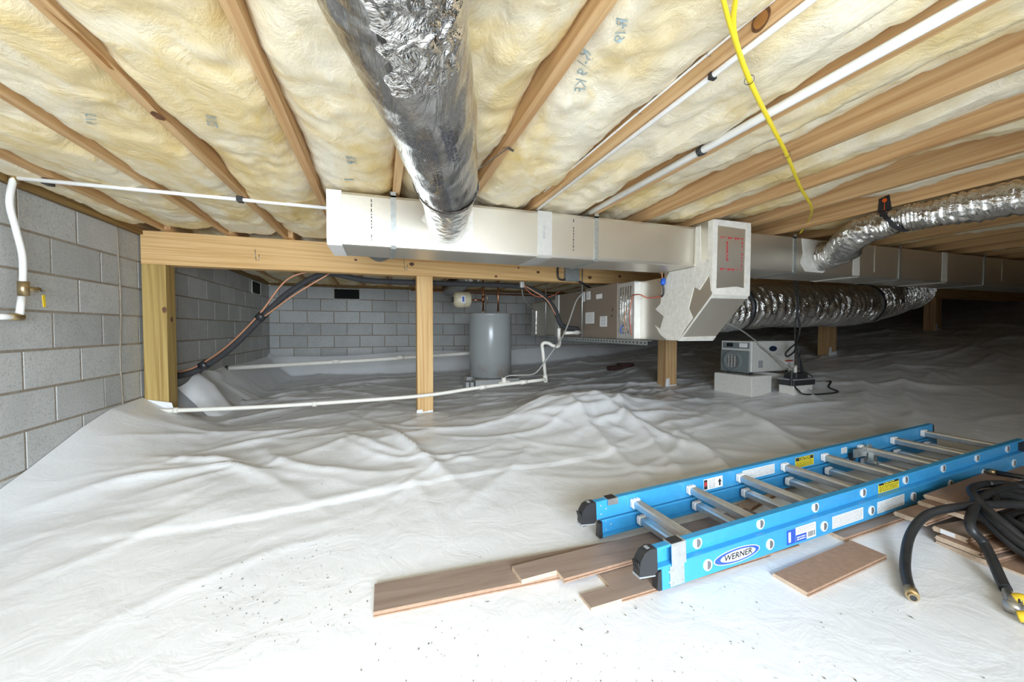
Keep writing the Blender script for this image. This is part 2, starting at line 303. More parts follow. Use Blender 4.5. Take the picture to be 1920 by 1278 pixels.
# ---- block walls: mortar slab with each concrete block a piece of its own
BL, BH, MO = .4064, .2032, .013
def block_mesh(name, L, h, t=.03, axis='Y', rough=0):
    bm = bmesh.new(); bmesh.ops.create_cube(bm, size=1)
    for v in bm.verts: v.co = (v.co.x*t, v.co.y*L, v.co.z*h) if axis == 'Y' else (v.co.x*L, v.co.y*t, v.co.z*h)
    bmesh.ops.bevel(bm, geom=bm.edges[:], offset=.002, segments=1, affect='EDGES')
    me = bpy.data.meshes.new(name); bm.to_mesh(me); bm.free(); me.materials.append(M['block_grey']); return me
wl = MB().box((XW-.25, YF, -.4), (XW, YBK+.2, 1.598)).build('wall_left', 'mortar', kind='structure')
wb = MB().box((XW-.25, YBK+.0, -.4), (XR, YBK+.25, 1.598)).build('wall_back', 'mortar', kind='structure')
CACHE = {}
def put_block(parent, axis, a, b, z0, z1, plane):
    if b-a < .05: return
    key = (axis, round(b-a, 3), round(z1-z0, 3))
    if key not in CACHE: CACHE[key] = block_mesh('block', b-a-MO, z1-z0-MO, axis=axis)
    o = bpy.data.objects.new('block', CACHE[key]); COL.objects.link(o); o.parent = parent; j = random.uniform(-.0015, .0015)
    c = Vector((plane-.012+j, (a+b)/2, (z0+z1)/2)) if axis == 'Y' else Vector(((a+b)/2, plane+.012+j, (z0+z1)/2))
    o.location = c-ORG[parent.name]
VENT_L = (6.42, 6.83, 1.40, 1.575); VENT_B = (-.75, -.345, 1.40, 1.575)
ztops = [1.600-BH*k for k in range(8)]
for r, z1 in enumerate(ztops):
    z0 = z1-BH; off = 2.66+(BL/2 if r % 2 else 0)
    js = [off+BL*k for k in range(-6, 16)]; js = sorted([y for y in js if 1.5 < y < YBK and abs(y-3.455) > .07]+[1.5, 3.455, YBK])
    for a, b in zip(js[:-1], js[1:]):
        if r == 0 and a < (VENT_L[0]+VENT_L[1])/2 < b: put_block(wl, 'Y', a, VENT_L[0], z0, z1, XW); put_block(wl, 'Y', VENT_L[1], b, z0, z1, XW); continue
        if z1 < np.interp((a+b)/2, EDY, EDZ)-.05: continue
        put_block(wl, 'Y', a, b, z0, z1, XW)
    if z1 > .42:
        off = -1.567+(0 if r % 2 == 0 else BL/2)
        js = [XW]+[off+BL*k for k in range(0, 26) if off+BL*k > XW+.04]
        for a, b in zip(js[:-1], js[1:]):
            if r == 0 and a < (VENT_B[0]+VENT_B[1])/2 < b: put_block(wb, 'X', a, VENT_B[0], z0, z1, YBK); put_block(wb, 'X', VENT_B[1], b, z0, z1, YBK); continue
            put_block(wb, 'X', a, b, z0, z1, YBK)
MB().box((XR, YF, -.4), (XR+.2, YBK+.2, ZTOP)).build('wall_right', 'mortar', kind='structure')
# wall behind the camera, with the open access doorway
m_ = MB(); m_.box((XW-.25, YF-.2, -.4), (-1.62, YF, ZTOP)); m_.box((1.0, YF-.2, -.4), (XR, YF, ZTOP)); m_.box((-1.62, YF-.2, 1.62), (1.0, YF, ZTOP)); m_.box((-1.62, YF-.2, -.4), (1.0, YF, .02)); m_.build('wall_front', 'mortar', kind='structure')
# stained mortar crack: the control joint in the block wall
m_ = MB(); pts = [(XW+.0015, 3.455+.010*math.sin(z*7)+random.uniform(-.004, .004), z) for z in np.linspace(.36, 1.59, 26)]
m_.tube(pts, .007, 6); m_.build('control_joint', 'mortar', wl)
MB().box((XW-.14, YF, 1.600), (XW+.03, YBK, ZJ)).build('trim_1', 'sill_wood', kind='structure')
MB().box((XW+.03, YBK-.04, 1.600), (XR, YBK+.14, ZJ)).build('trim_2', 'sill_wood', kind='structure')
MB().box((XW-.02, YF, ZJ), (XW+.018, YBK, ZTOP)).build('trim_3', 'pine_Y', kind='structure')
MB().box((XW+.03, YBK-.02, ZJ), (XR, YBK+.02, ZTOP)).build('trim_4', 'pine_X', kind='structure')
# vents: black openings with torn white foam edging
def torn_ring(fn, u0, u1, v0, v1, wdt=.008):
    mb = MB(); n = 14
    for (a, b) in (((u0, v0), (u1, v0)), ((u1, v0), (u1, v1)), ((u1, v1), (u0, v1)), ((u0, v1), (u0, v0))):
        for k in range(n):
            p = [a[i]+(b[i]-a[i])*k/n for i in (0, 1)]; q = [a[i]+(b[i]-a[i])*(k+1)/n for i in (0, 1)]; w1 = random.uniform(.5, 1.3)*wdt
            nx_, ny_ = (0, w1) if a[1] == b[1] else (w1, 0)
            mb.prism([(p[0]-nx_*.5, p[1]-ny_*.5), (q[0]-nx_*.5, q[1]-ny_*.5), (q[0]+nx_*.5, q[1]+ny_*.5), (p[0]+nx_*.5, p[1]+ny_*.5)], fn, 0, .012)
    return mb
for (fn, v, lab) in ((lambda u, z, d: (XW+d, u, z), VENT_L, 'black vent opening in the side block wall close to the corner'), (lambda u, z, d: (u, YBK-d, z), VENT_B, 'wide black vent opening in the back block wall')):
    th = thing('foundation_vent', fn((v[0]+v[1])/2, v[2], 0), lab, 'vent')
    MB().prism([(v[0]+.008, v[2]+.008), (v[1]-.008, v[2]+.008), (v[1]-.008, v[3]-.008), (v[0]+.008, v[3]-.008)], fn, -.004, .006).build('opening', 'hole_black', th)
    torn_ring(fn, *v).build('foam_edge', 'foam_white', th)
# ---------------------------------------------------------------- joists
JX = [-.322+.4064*k for k in range(-3, 23)]
def jlabel(k):
    x = JX[k]
    return {0: 'pine floor joist next to the side block wall', 1: 'straight clean pine floor joist, second from the side block wall', 2: 'pine floor joist with a dark resin streak and a knot', 3: 'pale pine floor joist ending just beside the end of the trunk duct',
            4: 'pine floor joist half hidden above the fat foil flex duct', 5: 'pine floor joist that the brown duct strap is tied to', 6: 'pine floor joist with a big round dark knot and a thin white pipe', 7: 'pine floor joist carrying the thick white water pipe along its face',
            8: 'pine floor joist above the duct plenum, next beyond the thick white pipe', 9: 'pine floor joist with a small dark split knot crossed by yellow cable', 10: 'broad faced pine floor joist between the yellow cable and the hanger bracket', 11: 'pine floor joist with the black duct hanger bracket nailed to it'}.get(k, ORD[k]+' pine floor joist from the side block wall, past the hanging foil branch duct')
ORD = ['first', 'second', 'third', 'fourth', 'fifth', 'sixth', 'seventh', 'eighth', 'ninth', 'tenth', 'eleventh', 'twelfth', 'thirteenth', 'fourteenth', 'fifteenth', 'sixteenth', 'seventeenth', 'eighteenth', 'nineteenth', 'twentieth']+['twenty-'+q for q in ('first', 'second', 'third', 'fourth', 'fifth', 'sixth', 'seventh', 'eighth', 'ninth')]
JO = []
for k, x in enumerate(JX):
    o = MB().bbox((x-.019, YF+.02, ZJ), (x+.019, 3.90, ZTOP-.001), .003).build('floor_joist', 'pine_Y', label=jlabel(k), cat='joist', group='floor joists over the front span'); JO.append(o)
for k, x in enumerate(JX):
    if x > 7.5: break
    MB().bbox((x+.0195, 3.62, ZJ), (x+.0575, YBK-.021, ZTOP-.001), .003).build('floor_joist', 'pine_Y', label=ORD[k]+' pine joist from the side block wall, between girder and back wall', cat='joist', group='floor joists over the rear span')
# knots and resin streaks on the joists (thin flush inlays)
def face_l(x, d0=.0196): return lambda u, v, d: (x-d0+.0002-d, u, v)      # left side face
def face_b(x): return lambda u, v, d: (x+u, v, ZJ+.0002-d)              # bottom face
def face_r(x): return lambda u, v, d: (x+.0192+d, u, v)
def oval(cu, cv, ru, rv, n=22, j=.08): return [(cu+ru*math.cos(2*math.pi*i/n)*(1+random.uniform(-j, j)), cv+rv*math.sin(2*math.pi*i/n)*(1+random.uniform(-j, j))) for i in range(n)]
p = onx(1427, 37, JX[6]-.019); kn = MB(); kn.patch(oval(p.y, p.z, .026, .026, 24, .03), face_l(JX[6]), .0012); kk = kn.build('knot', 'knot', JO[6])
MB().patch(oval(p.y, p.z, .019, .019, 20, .05), face_l(JX[6], .0208), .001).build('knot_heart', 'resin', kk)
y0 = onz(165, 30, ZJ).y; y1 = onz(217, 122, ZJ).y; y2 = onz(300, 215, ZJ).y
MB().patch([(-.001, y0), (.017, y0+.08), (.018, y1-.02), (.012, y1+.03), (.004, y1+.02), (.006, y1-.12)], face_b(JX[2]), .0008).build('resin_streak', 'resin', JO[2])
MB().patch([(.018, y2-.18), (.0185, y2+.06), (.010, y2+.03), (.013, y2-.05)], face_b(JX[2]), .0008).build('resin_streak', 'resin', JO[2])
MB().patch(oval(.0, y2+.012, .017, .03, 18, .1), face_b(JX[2]), .0011).build('knot', 'knot', JO[2])
for (px_, py_, k, ru, rv) in [(1510, 277, 9, .045, .016), (1500, 355, 10, .05, .014), (1700, 355, 11, .03, .006)]:
    p = onx(px_, py_, JX[k]-.019); MB().patch(oval(p.y, max(p.z, ZJ+rv+.002), ru, rv, 16, .2), face_l(JX[k]), .001).build('knot', 'knot' if k == 9 else 'resin', JO[k])
# ---------------------------------------------------------------- insulation batts
def batt(xl, xr, y0, y1, rec, seed, label, group, amp=1.0, hang0=False):
    nu = 22; L = y1-y0; nv = max(8, int(L/.022)); u = np.linspace(0, 1, nu); v = np.linspace(0, 1, nv); U, V = np.meshgrid(u, v)
    X = xl+(xr-xl)*U; Y = y0+L*V
    lump = fbm(X*5+seed*3, Y*3.3, seed, 5); edge = (2*U-1)**4
    sag = .5+.5*np.sin(Y*5.3+seed*2+2*fbm(Y*1.3, X*0+seed, seed))
    Z = ZJ+rec*(.35+1.2*vnoise(Y*1.7+seed, Y*0+np.round(U)*3, seed+5))+amp*(.030*lump+.012*fbm(X*22, Y*17, seed+3, 3)) - .030*amp*(1-edge)+edge*.035*(vnoise(Y*6, X*0+seed+np.round(U), seed)+.1) + .016*amp*sag
    cut = np.floor(Y*1.4+vnoise(X*2, Y*0+seed, seed)*.5+seed); Z = Z+.014*(vnoise(cut*7.3, cut*0, seed)-.5)*amp
    endk = np.maximum(sstep(.10, 0, np.minimum(Y-y0, y1-Y)), 0); Z = Z+endk*(.03+.05*vnoise(X*14, Y*0, seed+8)); Y = Y+endk*.03*fbm(X*12, X*0+seed, seed)
    Z = np.clip(Z, ZJ-.010, ZTOP-.03)
    n = nu*nv; vb = np.stack([X, Y, Z], -1).reshape(-1, 3); vt = np.stack([X, np.clip(Y, y0, y1), np.full_like(Z, ZTOP-.002)], -1).reshape(-1, 3)
    idx = np.arange(n).reshape(nv, nu); fb = np.stack([idx[:-1, :-1], idx[1:, :-1], idx[1:, 1:], idx[:-1, 1:]], -1).reshape(-1, 4).tolist()
    loop = list(idx[0, :])+list(idx[1:, -1])+list(idx[-1, -2::-1])+list(idx[-2:0:-1, 0]); m2 = len(loop)
    tv = vt[loop]; vs = np.concatenate([vb, tv]); b = n
    fs = fb+[(int(loop[i]), int(loop[(i+1) % m2]), b+(i+1) % m2, b+i) for i in range(m2)]+[[b+i for i in range(m2)]]
    o0 = np.array([(xl+xr)/2, (y0+y1)/2, ZJ]); me = bpy.data.meshes.new('insulation_batt'); me.from_pydata((vs-o0).tolist(), [], fs)
    me.polygons.foreach_set('use_smooth', [True]*len(fb)+[False]*(m2+1)); me.materials.append(M['insulation']); me.update()
    o = bpy.data.objects.new('insulation_batt', me); COL.objects.link(o); o.location = o0; ORG[o.name] = Vector(o0)
    tag(o, label, 'insulation', group)
    def zat(x, y):
        i = int(np.clip(round((y-y0)/L*(nv-1)), 0, nv-1)); j = int(np.clip(round((x-xl)/(xr-xl)*(nu-1)), 0, nu-1)); return float(Z[i, j])
    return o, zat
BL_ = {-1: 'narrow yellow fibreglass batt along the top of the side block wall', 0: 'cream fibreglass batt in the first joist bay off the side block wall', 1: 'mottled cream batt beside the joist with the resin streak, on its block wall side', 2: 'mottled cream batt between the resin streaked joist and the pale joist at the duct end', 3: 'yellowish fibreglass batt in the bay over the end of the trunk duct',
       4: 'cream batt in the bay beside the fat foil flex duct and the brown strap', 5: 'cream batt with blue print between the brown strap joist and the knotted joist', 6: 'cream batt between the knotted joist and the thick white water pipe', 7: 'cream batt in the bay just past the thick white water pipe', 8: 'cream batt over the duct plenum beside the yellow cable', 9: 'cream batt in the bay crossed by the lower end of the yellow cable', 10: 'cream batt in the bay next to the black duct hanger bracket'}
REC = {-1: .01, 0: .018, 1: .014, 2: .016, 3: .020, 4: .024, 5: .026, 6: .045, 7: .060, 8: .075, 9: .085, 10: .12}
BT = {}
edges = [XW+.02]+JX
for i in range(len(edges)-1):
    k = i-1; xl = edges[i]+(.0195 if i else 0); xr = edges[i+1]-.0195
    BT[k] = batt(xl, xr, YF+.03, 2.88 if k == 3 else 3.60, REC.get(k, .08), 3+i*2.7, BL_.get(k, ORD[i]+' fibreglass batt from the side block wall, past the hanging foil branch duct'), 'insulation batts over the front span')
for i in range(len(edges)-1):
    if edges[i] > 7.2: break
    xl = edges[i]+(.058 if i else 0); xr = edges[i+1]+.019
    batt(xl, xr, 4.68 if i == 4 else 3.93, 5.1 if xl < 1.16 < xr else YBK-.05, .02, 40+i*1.9, ORD[i]+' fibreglass batt from the side block wall, behind the girder', 'insulation batts over the rear span')
for (px_, py_, k, s, body, rz) in [(660, 292, 3, .045, 'R19', 90), (655, 335, 3, .045, 'R', 90), (1165, 60, 5, .03, 'R-19', 62), (1093, 145, 5, .036, 'R-19 KF', 68), (398, 215, 2, .035, '8102', 105), (172, 216, 1, .03, '0 1 9', 115), (1300, 225, 7, .03, 'R19', 20)]:
    o, zf = BT[k]; c = onz(px_, py_, ZJ+.01); a = math.radians(rz)
    vs, fs = text_polys(body, s*1.3, lambda u, v: (c.x+u*math.cos(a)-v*math.sin(a), c.y+u*math.sin(a)+v*math.cos(a), 0))
    vs = [(x, y, zf(x, y)-.004) for x, y, z in vs]; MB().add(vs, fs).build('printed_mark', 'ink_blue', o, label='faint blue printed mark')
# ---------------------------------------------------------------- girder and posts
gd = thing('girder', (5, YB+.06, 1.38), 'long pale pine girder resting on the timber posts', 'beam')
MB().bbox((XW+.012, YB, 1.382), (12.6, YB+.118, ZJ-.002), .004).build('beam_body', 'beam_X', gd)
for (px_, py_, r_) in [(667, 487, .010), (772, 495, .017), (1009, 510, .014), (1106, 520, .017), (1162, 518, .014), (972, 502, .009), (930, 518, .011)]:
    p = ony(px_, py_, YB); MB().patch(oval(p.x, min(max(p.z, 1.4), 1.61), r_*1.3, r_, 16, .08), lambda u, v, d: (u, YB+.0002-d, v), .0012).build('knot', 'knot', gd)
for (px_, y0, y1) in [(478, 467, 488), (757, 485, 506)]:
    a, b = ony(px_, y0, YB-.003), ony(px_+2, y1, YB-.003); MB().tube([a, b, b+Vector((.02, 0, .0)), b+Vector((.022, 0, .05))], .0025, 6).build('bent_nail', 'steel', gd)
PX = [(-1.622, 'thick yellowish timber post standing against the side block wall'), (.381, 'pale timber post crossed low down by the white drain pipe'), (3.12, 'timber post under the air duct elbow'), (5.74, 'brown timber post behind the dehumidifier, topped by foil duct'), (8.03, 'dim brown timber post far along the girder')]
for i, (x, lab) in enumerate(PX):
    hw = .075 if i != 1 else .072; zb = hz(x, YB+.02)
    th = thing('support_post', (x, YB+.06, zb), lab, 'post', 'timber posts under the girder')
    MB().bbox((x-hw, YB-.012, -.05), (x+hw, YB+.132, 1.382), .006).build('post_body', 'treated_Z' if i == 0 else 'beam_Z' if i == 1 else 'pine_Z', th)
    mb = MB(); n = 20        # sheet flap taped round the foot
    if i in (1, 2, 3, 4):
        for s in range(3):
            xa = x-hw-.012 + s*(2*hw)/3; hh = random.uniform(.0, .03) if not (s == 0 and i > 1) else .09
            mb.add([(xa, YB-.018, zb-.05), (xa+hw*.8, YB-.018, zb-.05), (xa+hw*.78, YB-.02, zb+hh), (xa+.006, YB-.026, zb+hh*.9), (xa, YB-.016, zb-.05), (xa+hw*.8, YB-.016, zb-.05), (xa+hw*.78, YB-.018, zb+hh), (xa+.006, YB-.024, zb+hh*.9)],
                   [(3, 2, 1, 0), (4, 5, 6, 7), (0, 1, 5, 4), (1, 2, 6, 5), (2, 3, 7, 6), (3, 0, 4, 7)])
    else:
        mb.add([(x-.08, YB-.02, zb-.08), (x+.14, YB-.05, zb-.12), (x+.10, YB-.03, zb+.01), (x-.05, YB-.022, zb+.04), (x-.08, YB-.018, zb-.08), (x+.14, YB-.048, zb-.12), (x+.10, YB-.028, zb+.01), (x-.05, YB-.020, zb+.04)],
               [(3, 2, 1, 0), (4, 5, 6, 7), (0, 1, 5, 4), (1, 2, 6, 5), (2, 3, 7, 6), (3, 0, 4, 7)])
    mb.build('sheet_flap', 'sheet', th)
    if i == 0:
        p = ony(309, 581, YB); MB().patch(oval(-1.56, p.z, .014, .022, 14, .15), lambda u, v, d: (u, YB-.0122-d, v), .001).build('knot', 'knot', th)
        MB().patch(oval(YB+.06, .97, .02, .022, 14, .15), lambda u, v, d: (-1.547+d, u, v), .001).build('knot', 'knot', th)
# white sheet flaps standing on the side wall behind the first post
p0 = onx(385, 720, XW+.06)
mb = MB(); n = 34; vs = []
for i in range(n):
    t_ = i/(n-1); y = 4.05+t_*.95; zt = .40+.13*math.sin(t_*math.pi)*(.7+.3*math.sin(t_*9)); x0 = XW+.05+.05*math.sin(t_*7)+.010*math.sin(t_*23)
    vs += [(x0+.28+.1*t_, y, hz(x0+.28, y)-.03), (x0+.10+.04*math.sin(t_*5), y, zt*.75+.02), (x0+.02, y+.02, zt)]
fs = [(i*3+j, (i+1)*3+j, (i+1)*3+j+1, i*3+j+1) for i in range(n-1) for j in range(2)]
mb.add(vs, fs, True); mb.add([(x-.003, y, z-.003) for x, y, z in vs], [f[::-1] for f in fs], True)
mb.build('sheet_flap', 'sheet', label='crumpled white sheet flap standing up behind the wall post', cat='sheet')
# ================================================================ DUCTS
YT0, YT1, ZT0, ZT1 = 2.25, 2.60, 1.338, 1.616
def trX(px_, py_=460): return ony(px_, py_, YT0).x
trunk = thing('trunk_duct', (2.0, 2.42, ZT0), 'long rectangular foil faced supply trunk duct hung under the joists', 'duct')
MB().bbox((-.258, YT0, ZT0), (2.10, YT1, ZT1), .018).build('duct_body', 'duct_board', trunk)
MB().bbox((2.40, YT0, ZT0), (9.6, YT1, ZT1), .014).build('duct_body', 'duct_board', trunk)
def band(x0, x1, e=.0016, ends=True):
    mb = MB(); ya, yb, za, zb = YT0-e, YT1+e, ZT0-e, ZT1
    b = .016
    prof = [(ya, zb), (ya, za+b), (ya+b, za), (yb-b, za), (yb, za+b), (yb, zb), (yb-.004, zb), (yb-.004, za+b), (yb-b, za+.004), (ya+b, za+.004), (ya+.004, za+b), (ya+.004, zb)]
    return mb.prism(prof, lambda u, v, d: (d, u, v), x0, x1)
band(-.262, -.19, .003).build('end_tape', 'white_plastic', trunk, label='smooth white end tape')
band(.905, 1.0, .002).build('tape_band', 'tape_silver', trunk)
for px_, wd in ((738, .028), (1110, .03), (1490, .03), (1688, .03), (1847, .025)):
    x = trX(px_)+(.030 if px_ == 1110 else 0); s = band(x-wd/2, x+wd/2, .005)
    s.box((x-wd/2, YT0-.005, ZT1-.01), (x+wd/2, YT0-.001, ZJ))
    if px_ == 738: s = band(x-wd/2, x+wd/2, .005); s.box((x-wd/2, YT0-.005, ZT1-.01), (x+wd/2, YT0-.001, ZJ)); s.box((x-wd*.6, YT0-.004, ZJ-.004), (x+wd*.6, YT0+.05, ZJ-.001))
    s.build('hanger_strap', 'galvanized', trunk)
for px_ in (1607, 1773):
    x = trX(px_); band(x-.045, x+.035, .003).build('mastic_seam', 'mastic', trunk)
for px_ in (1880, 1640): x = trX(px_); MB().tube([(x, YT0-.002, ZT1-.01), (x+.003, YT0-.001, ZT0+.05)], .0018, 5).build('sealant_drip', 'mastic', trunk)
for (px_, y0, y1) in ((697, 364, 448), (1075, 405, 470)):
    x = trX(px_); mb = MB(); z = ZT1-.03
    while z > ZT0+.03:
        L = random.uniform(.006, .02); mb.box((x-.0022, YT0-.0016, z-L), (x+.0022, YT0+.001, z)); z -= L+random.choice([.006, .008, .03])
    mb.build('print_line', 'ink_black', trunk, label='vertical line of tiny printed text')
for px_ in (1020,): 
    x = trX(px_); vs, fs = text_polys('UL 181B', .022, lambda u, v: (x-v*1, YT0-.0045, 1.49-u)); MB().add(vs, fs).build('print_line', 'ink_grey', trunk)
# mastic smears where the fat flex takes off
xt = trX(838); mb = MB(); mb.patch([(xt-.125, 1.53), (xt-.14, 1.50), (xt-.10, 1.46), (xt-.09, 1.40), (xt-.05, 1.36), (xt+.10, 1.355), (xt+.15, 1.40), (xt+.15, 1.57), (xt+.12, 1.60), (xt-.08, 1.60)], lambda u, v, d: (u, YT0-d, v), .004); mb.build('mastic_smear', 'mastic', trunk)
xt2 = trX(1535); mb = MB(); mb.patch([(xt2-.19, 1.61), (xt2-.17, 1.50), (xt2-.20, 1.42), (xt2-.14, 1.355), (xt2+.05, 1.352), (xt2+.12, 1.40), (xt2+.12, 1.60)], lambda u, v, d: (u, YT0-d, v), .004); mb.build('mastic_smear', 'mastic', trunk)
# ---- foil flex ducts
def flex(name, pts, r, label, mat='foil_smooth', rings=0, crinkle=.004, seg=44, n=20, seed=1, group=None):
    P = catmull(pts, n); L = sum((P[i+1]-P[i]).length for i in range(len(P)-1))
    rr = r if callable(r) else (lambda t: r)
    def rf(t, a):
        ca, sa = math.cos(a), math.sin(a)
        d = crinkle*float(fbm(np.array(t*L*9+ca*1.6), np.array(sa*1.6+seed), seed, 4))*1.6
        if rings: d += rings*math.sin(t*L*2*math.pi/.055+1.5*float(vnoise(np.array(t*L*4), np.array(ca*2+seed), seed)))*(.4+float(vnoise(np.array(t*L*7), np.array(sa*2+ca), seed+2)))
        return d
    mb = MB(); mb.tube(P, rr, seg, True, rf)
    th = thing(name, P[0], label, 'flex duct', group); o = mb.build('jacket', mat, th); return th, P, rr
c0 = Vector((xt, YT0, 1.478))
J0 = Vector((.255, 1.62, 1.500))
fat, P, _ = flex('flex_duct', [(-.13, -1.2, 1.50), (-.10, -.4, 1.50), (-.02, .45, 1.495), (.03, .75, 1.49), (.14, 1.15, 1.495), tuple(J0), (J0.x+.012, J0.y+.03, J0.z)], lambda t: .127, 'fat shiny foil flex duct running overhead from the trunk duct', 'foil_smooth', 0, .006, 56, 26)
sl = MB(); PS = catmull([tuple(J0-Vector((.01, .03, 0))), (.285, 1.78, 1.494), (.315, 1.98, 1.487), (c0.x, 2.255, 1.478)], 10)
sl.tube(PS, lambda t: .124-.02*t, 48, True, lambda t, a: .005*math.sin(a*17+3*t)*(1-t)+.006*float(fbm(np.array(t*5+math.cos(a)), np.array(math.sin(a)*2), 3, 3)))
sl.build('collar_sleeve', 'foil', fat, label='crinkled bright foil sleeve')
# printing on the underside of the fat flex
def flex_print(P, rad, t0, t1, a0, a1, rows, parent, seed, bold=1.0):
    n = len(P); mb = MB(); rr = random.Random(seed)
    def pt(t, a):
        f_ = t*(n-1); i = min(int(f_), n-2); q = P[i].lerp(P[i+1], f_-i); T = (P[min(i+2, n-1)]-P[max(i-1, 0)]).normalized(); N = (Vector((0, 0, 1))-T*T.z).normalized(); B = T.cross(N)
        return q+(N*math.cos(a)+B*math.sin(a))*(rad+.0105)
    for k in range(rows):
        aa = a0+(a1-a0)*(k+.5)/rows; hh = (a1-a0)/rows*.27*bold; t = t0+rr.uniform(0, .004)
        while t < t1:
            L = rr.uniform(.0015, .006); mb.add([pt(t, aa-hh), pt(t, aa+hh), pt(t+L, aa+hh), pt(t+L, aa-hh)], [(0, 1, 2, 3)]); t += L+rr.uniform(.0008, .0025)
    return mb.build('printed_text', 'ink_print', parent, label='block of small dark printing')
for i, (t0, t1, a0, a1, rows, bd) in enumerate([(.60, .68, 2.95, 3.4, 12, 1), (.60, .66, 2.55, 2.78, 3, 1.3), (.70, .725, 3.0, 3.25, 3, 1.4), (.74, .86, 2.95, 3.45, 14, 1), (.88, .95, 2.98, 3.4, 10, 1)]):
    flex_print(P, .127, t0, t1, a0, a1, rows, fat, i, bd)
# crumpled loose foil wrap near the camera side of the fat flex
def flex_wrap(P, rad, t0, t1, a0, a1, parent):
    n = len(P); i0, i1 = int(t0*(n-1)), int(t1*(n-1)); vs = []; K = 40; rows = 0; NS = 30
    for j in range(NS+1):
        f_ = i0+(i1-i0)*j/NS; i = min(int(f_), n-2); q = P[i].lerp(P[i+1], f_-i); T = (P[i+1]-P[i]).normalized(); N = (Vector((0, 0, 1))-T*T.z).normalized(); B = T.cross(N)
        for k in range(K+1):
            a = a0+.25*float(fbm(np.array(j*.3), np.array(2.0), 8, 3))+(a1-a0)*k/K; e_ = min(j, NS-j, k, K-k)/4; w_ = rad+.008+.010*float(fbm(np.array(j*.35), np.array(k*.3), 21, 4))*min(1, e_)
            vs.append(q+(N*math.cos(a)+B*math.sin(a))*w_+T*(.02*float(fbm(np.array(k*.4), np.array(j*.0), 5, 2)) if j in (0, NS) else 0))
    fs = [(j*(K+1)+k, j*(K+1)+k+1, (j+1)*(K+1)+k+1, (j+1)*(K+1)+k) for j in range(NS) for k in range(K)]
    return MB().add(vs, fs, True).build('foil_wrap', 'foil_crush', parent, label='crumpled bright foil wrap')
flex_wrap(P, .127, .36, .535, 2.15, 3.25, fat)
# brown strap tying the fat flex to a joist
mb = MB(); a = J0; pts = []
for k in range(15):
    an = math.radians(110+k*(250-110+60)/14); pts.append(Vector((a.x-.131*math.sin(an-math.pi)*-1, a.y-.01, a.z+.133*math.cos(an))))
pend = onz(950, 281, ZJ-.002)
ang = [math.radians(q) for q in range(-80, 115, 12)]
ring = [Vector((a.x+.136*math.sin(q), a.y-.005-.0*q, a.z-.136*math.cos(q))) for q in ang]
def ribbon(pts, wvec, th=.002):
    mb = MB(); W = Vector(wvec); 
    for i in range(len(pts)-1):
        p, q = Vector(pts[i]), Vector(pts[i+1]); nn = (q-p).cross(W).normalized()*th
        mb.hexa([p-W, p+W, q+W, q-W, p-W+nn, p+W+nn, q+W+nn, q-W+nn])
    return mb
ribbon([r_ for r_ in ring if r_.x < a.x+.13]+[Vector((pend.x, pend.y-.02, ZJ-.003)), Vector((pend.x+.03, pend.y, ZJ-.003))], (0, .009, 0)).build('duct_strap', 'strap_brown', label='brown strap slung under the fat foil duct and up to a joist', cat='strap')
# flex leaving the back of the trunk and rising over the girder
flex('flex_duct', [(.0, 2.59, 1.50), (.0, 2.78, 1.47), (-.02, 3.0, 1.50), (-.08, 3.35, 1.66), (-.118, 3.76, 1.745), (-.118, 4.6, 1.75)], .108, 'dull grey flex duct bulging out below the trunk near its end', 'foil_dark', .003, .004, 32, 10, 5)
flex('flex_duct', [(1.16, 5.2, 1.62), (1.16, 5.9, 1.60), (1.16, 6.6, 1.60), (1.16, 7.22, 1.62)], .12, 'grey flex duct tucked among the joists by the back wall', 'foil_dark', .003, .004, 28, 8, 6)
# branch flex on the far side with black hanger
b0 = Vector((trX(1540), YT0, 1.478)); hp = onx(1690, 400, 2.86)
seg1 = [tuple(b0), (b0.x-.06, b0.y-.18, 1.49), (2.98, 1.80, 1.52), (2.92, 1.60, 1.545), (2.915, 1.50, 1.55)]
br, PB, _ = flex('flex_duct', seg1+[(2.93, 1.38, 1.55), (2.94, 1.15, 1.545), (2.96, .8, 1.54), (3.0, .2, 1.54), (3.0, -.6, 1.54)], lambda t: .105-.032*sstep(.1, .36, t)-.018*math.exp(-((t-.42)/.03)**2)+.012*sstep(.5, .7, t), 'crinkled bright foil branch flex duct held up by a black bracket', 'foil', .004, .010, 48, 40, 9)
hb = thing('duct_hanger', (2.91, 1.56, ZJ), 'black plastic duct hanger bracket with an orange dot', 'bracket')
pb = onx(1660, 380, JX[11]-.0195); fl = lambda u, v, d: (JX[11]-.0195-d, u, v)
MB().patch([(pb.y-.035, ZJ-.02), (pb.y+.035, ZJ-.02), (pb.y+.03, ZJ+.065), (pb.y-.02, ZJ+.075)], fl, .006).build('plate', 'black_plastic', hb)
MB().patch(oval(pb.y, ZJ+.048, .012, .012, 16, .02), lambda u, v, d: (JX[11]-.0257-d, u, v), .003).build('dot', 'orange_dot', hb)
MB().patch([(pb.y-.002, ZJ-.018), (pb.y+.002, ZJ-.018), (pb.y+.001, ZJ+.035), (pb.y-.001, ZJ+.035)], lambda u, v, d: (JX[11]-.0257-d, u, v), .001).build('mark_line', 'orange_dot', hb)
ribbon([Vector((JX[11]-.024, pb.y, ZJ-.01)), Vector((2.845, pb.y-.02, 1.60)), Vector((2.84, pb.y-.05, 1.55)), Vector((2.862, pb.y-.08, 1.495)), Vector((2.92, pb.y-.10, 1.472)), Vector((2.99, pb.y-.08, 1.50))], (0, .014, 0), .003).build('strap', 'black_plastic', hb)
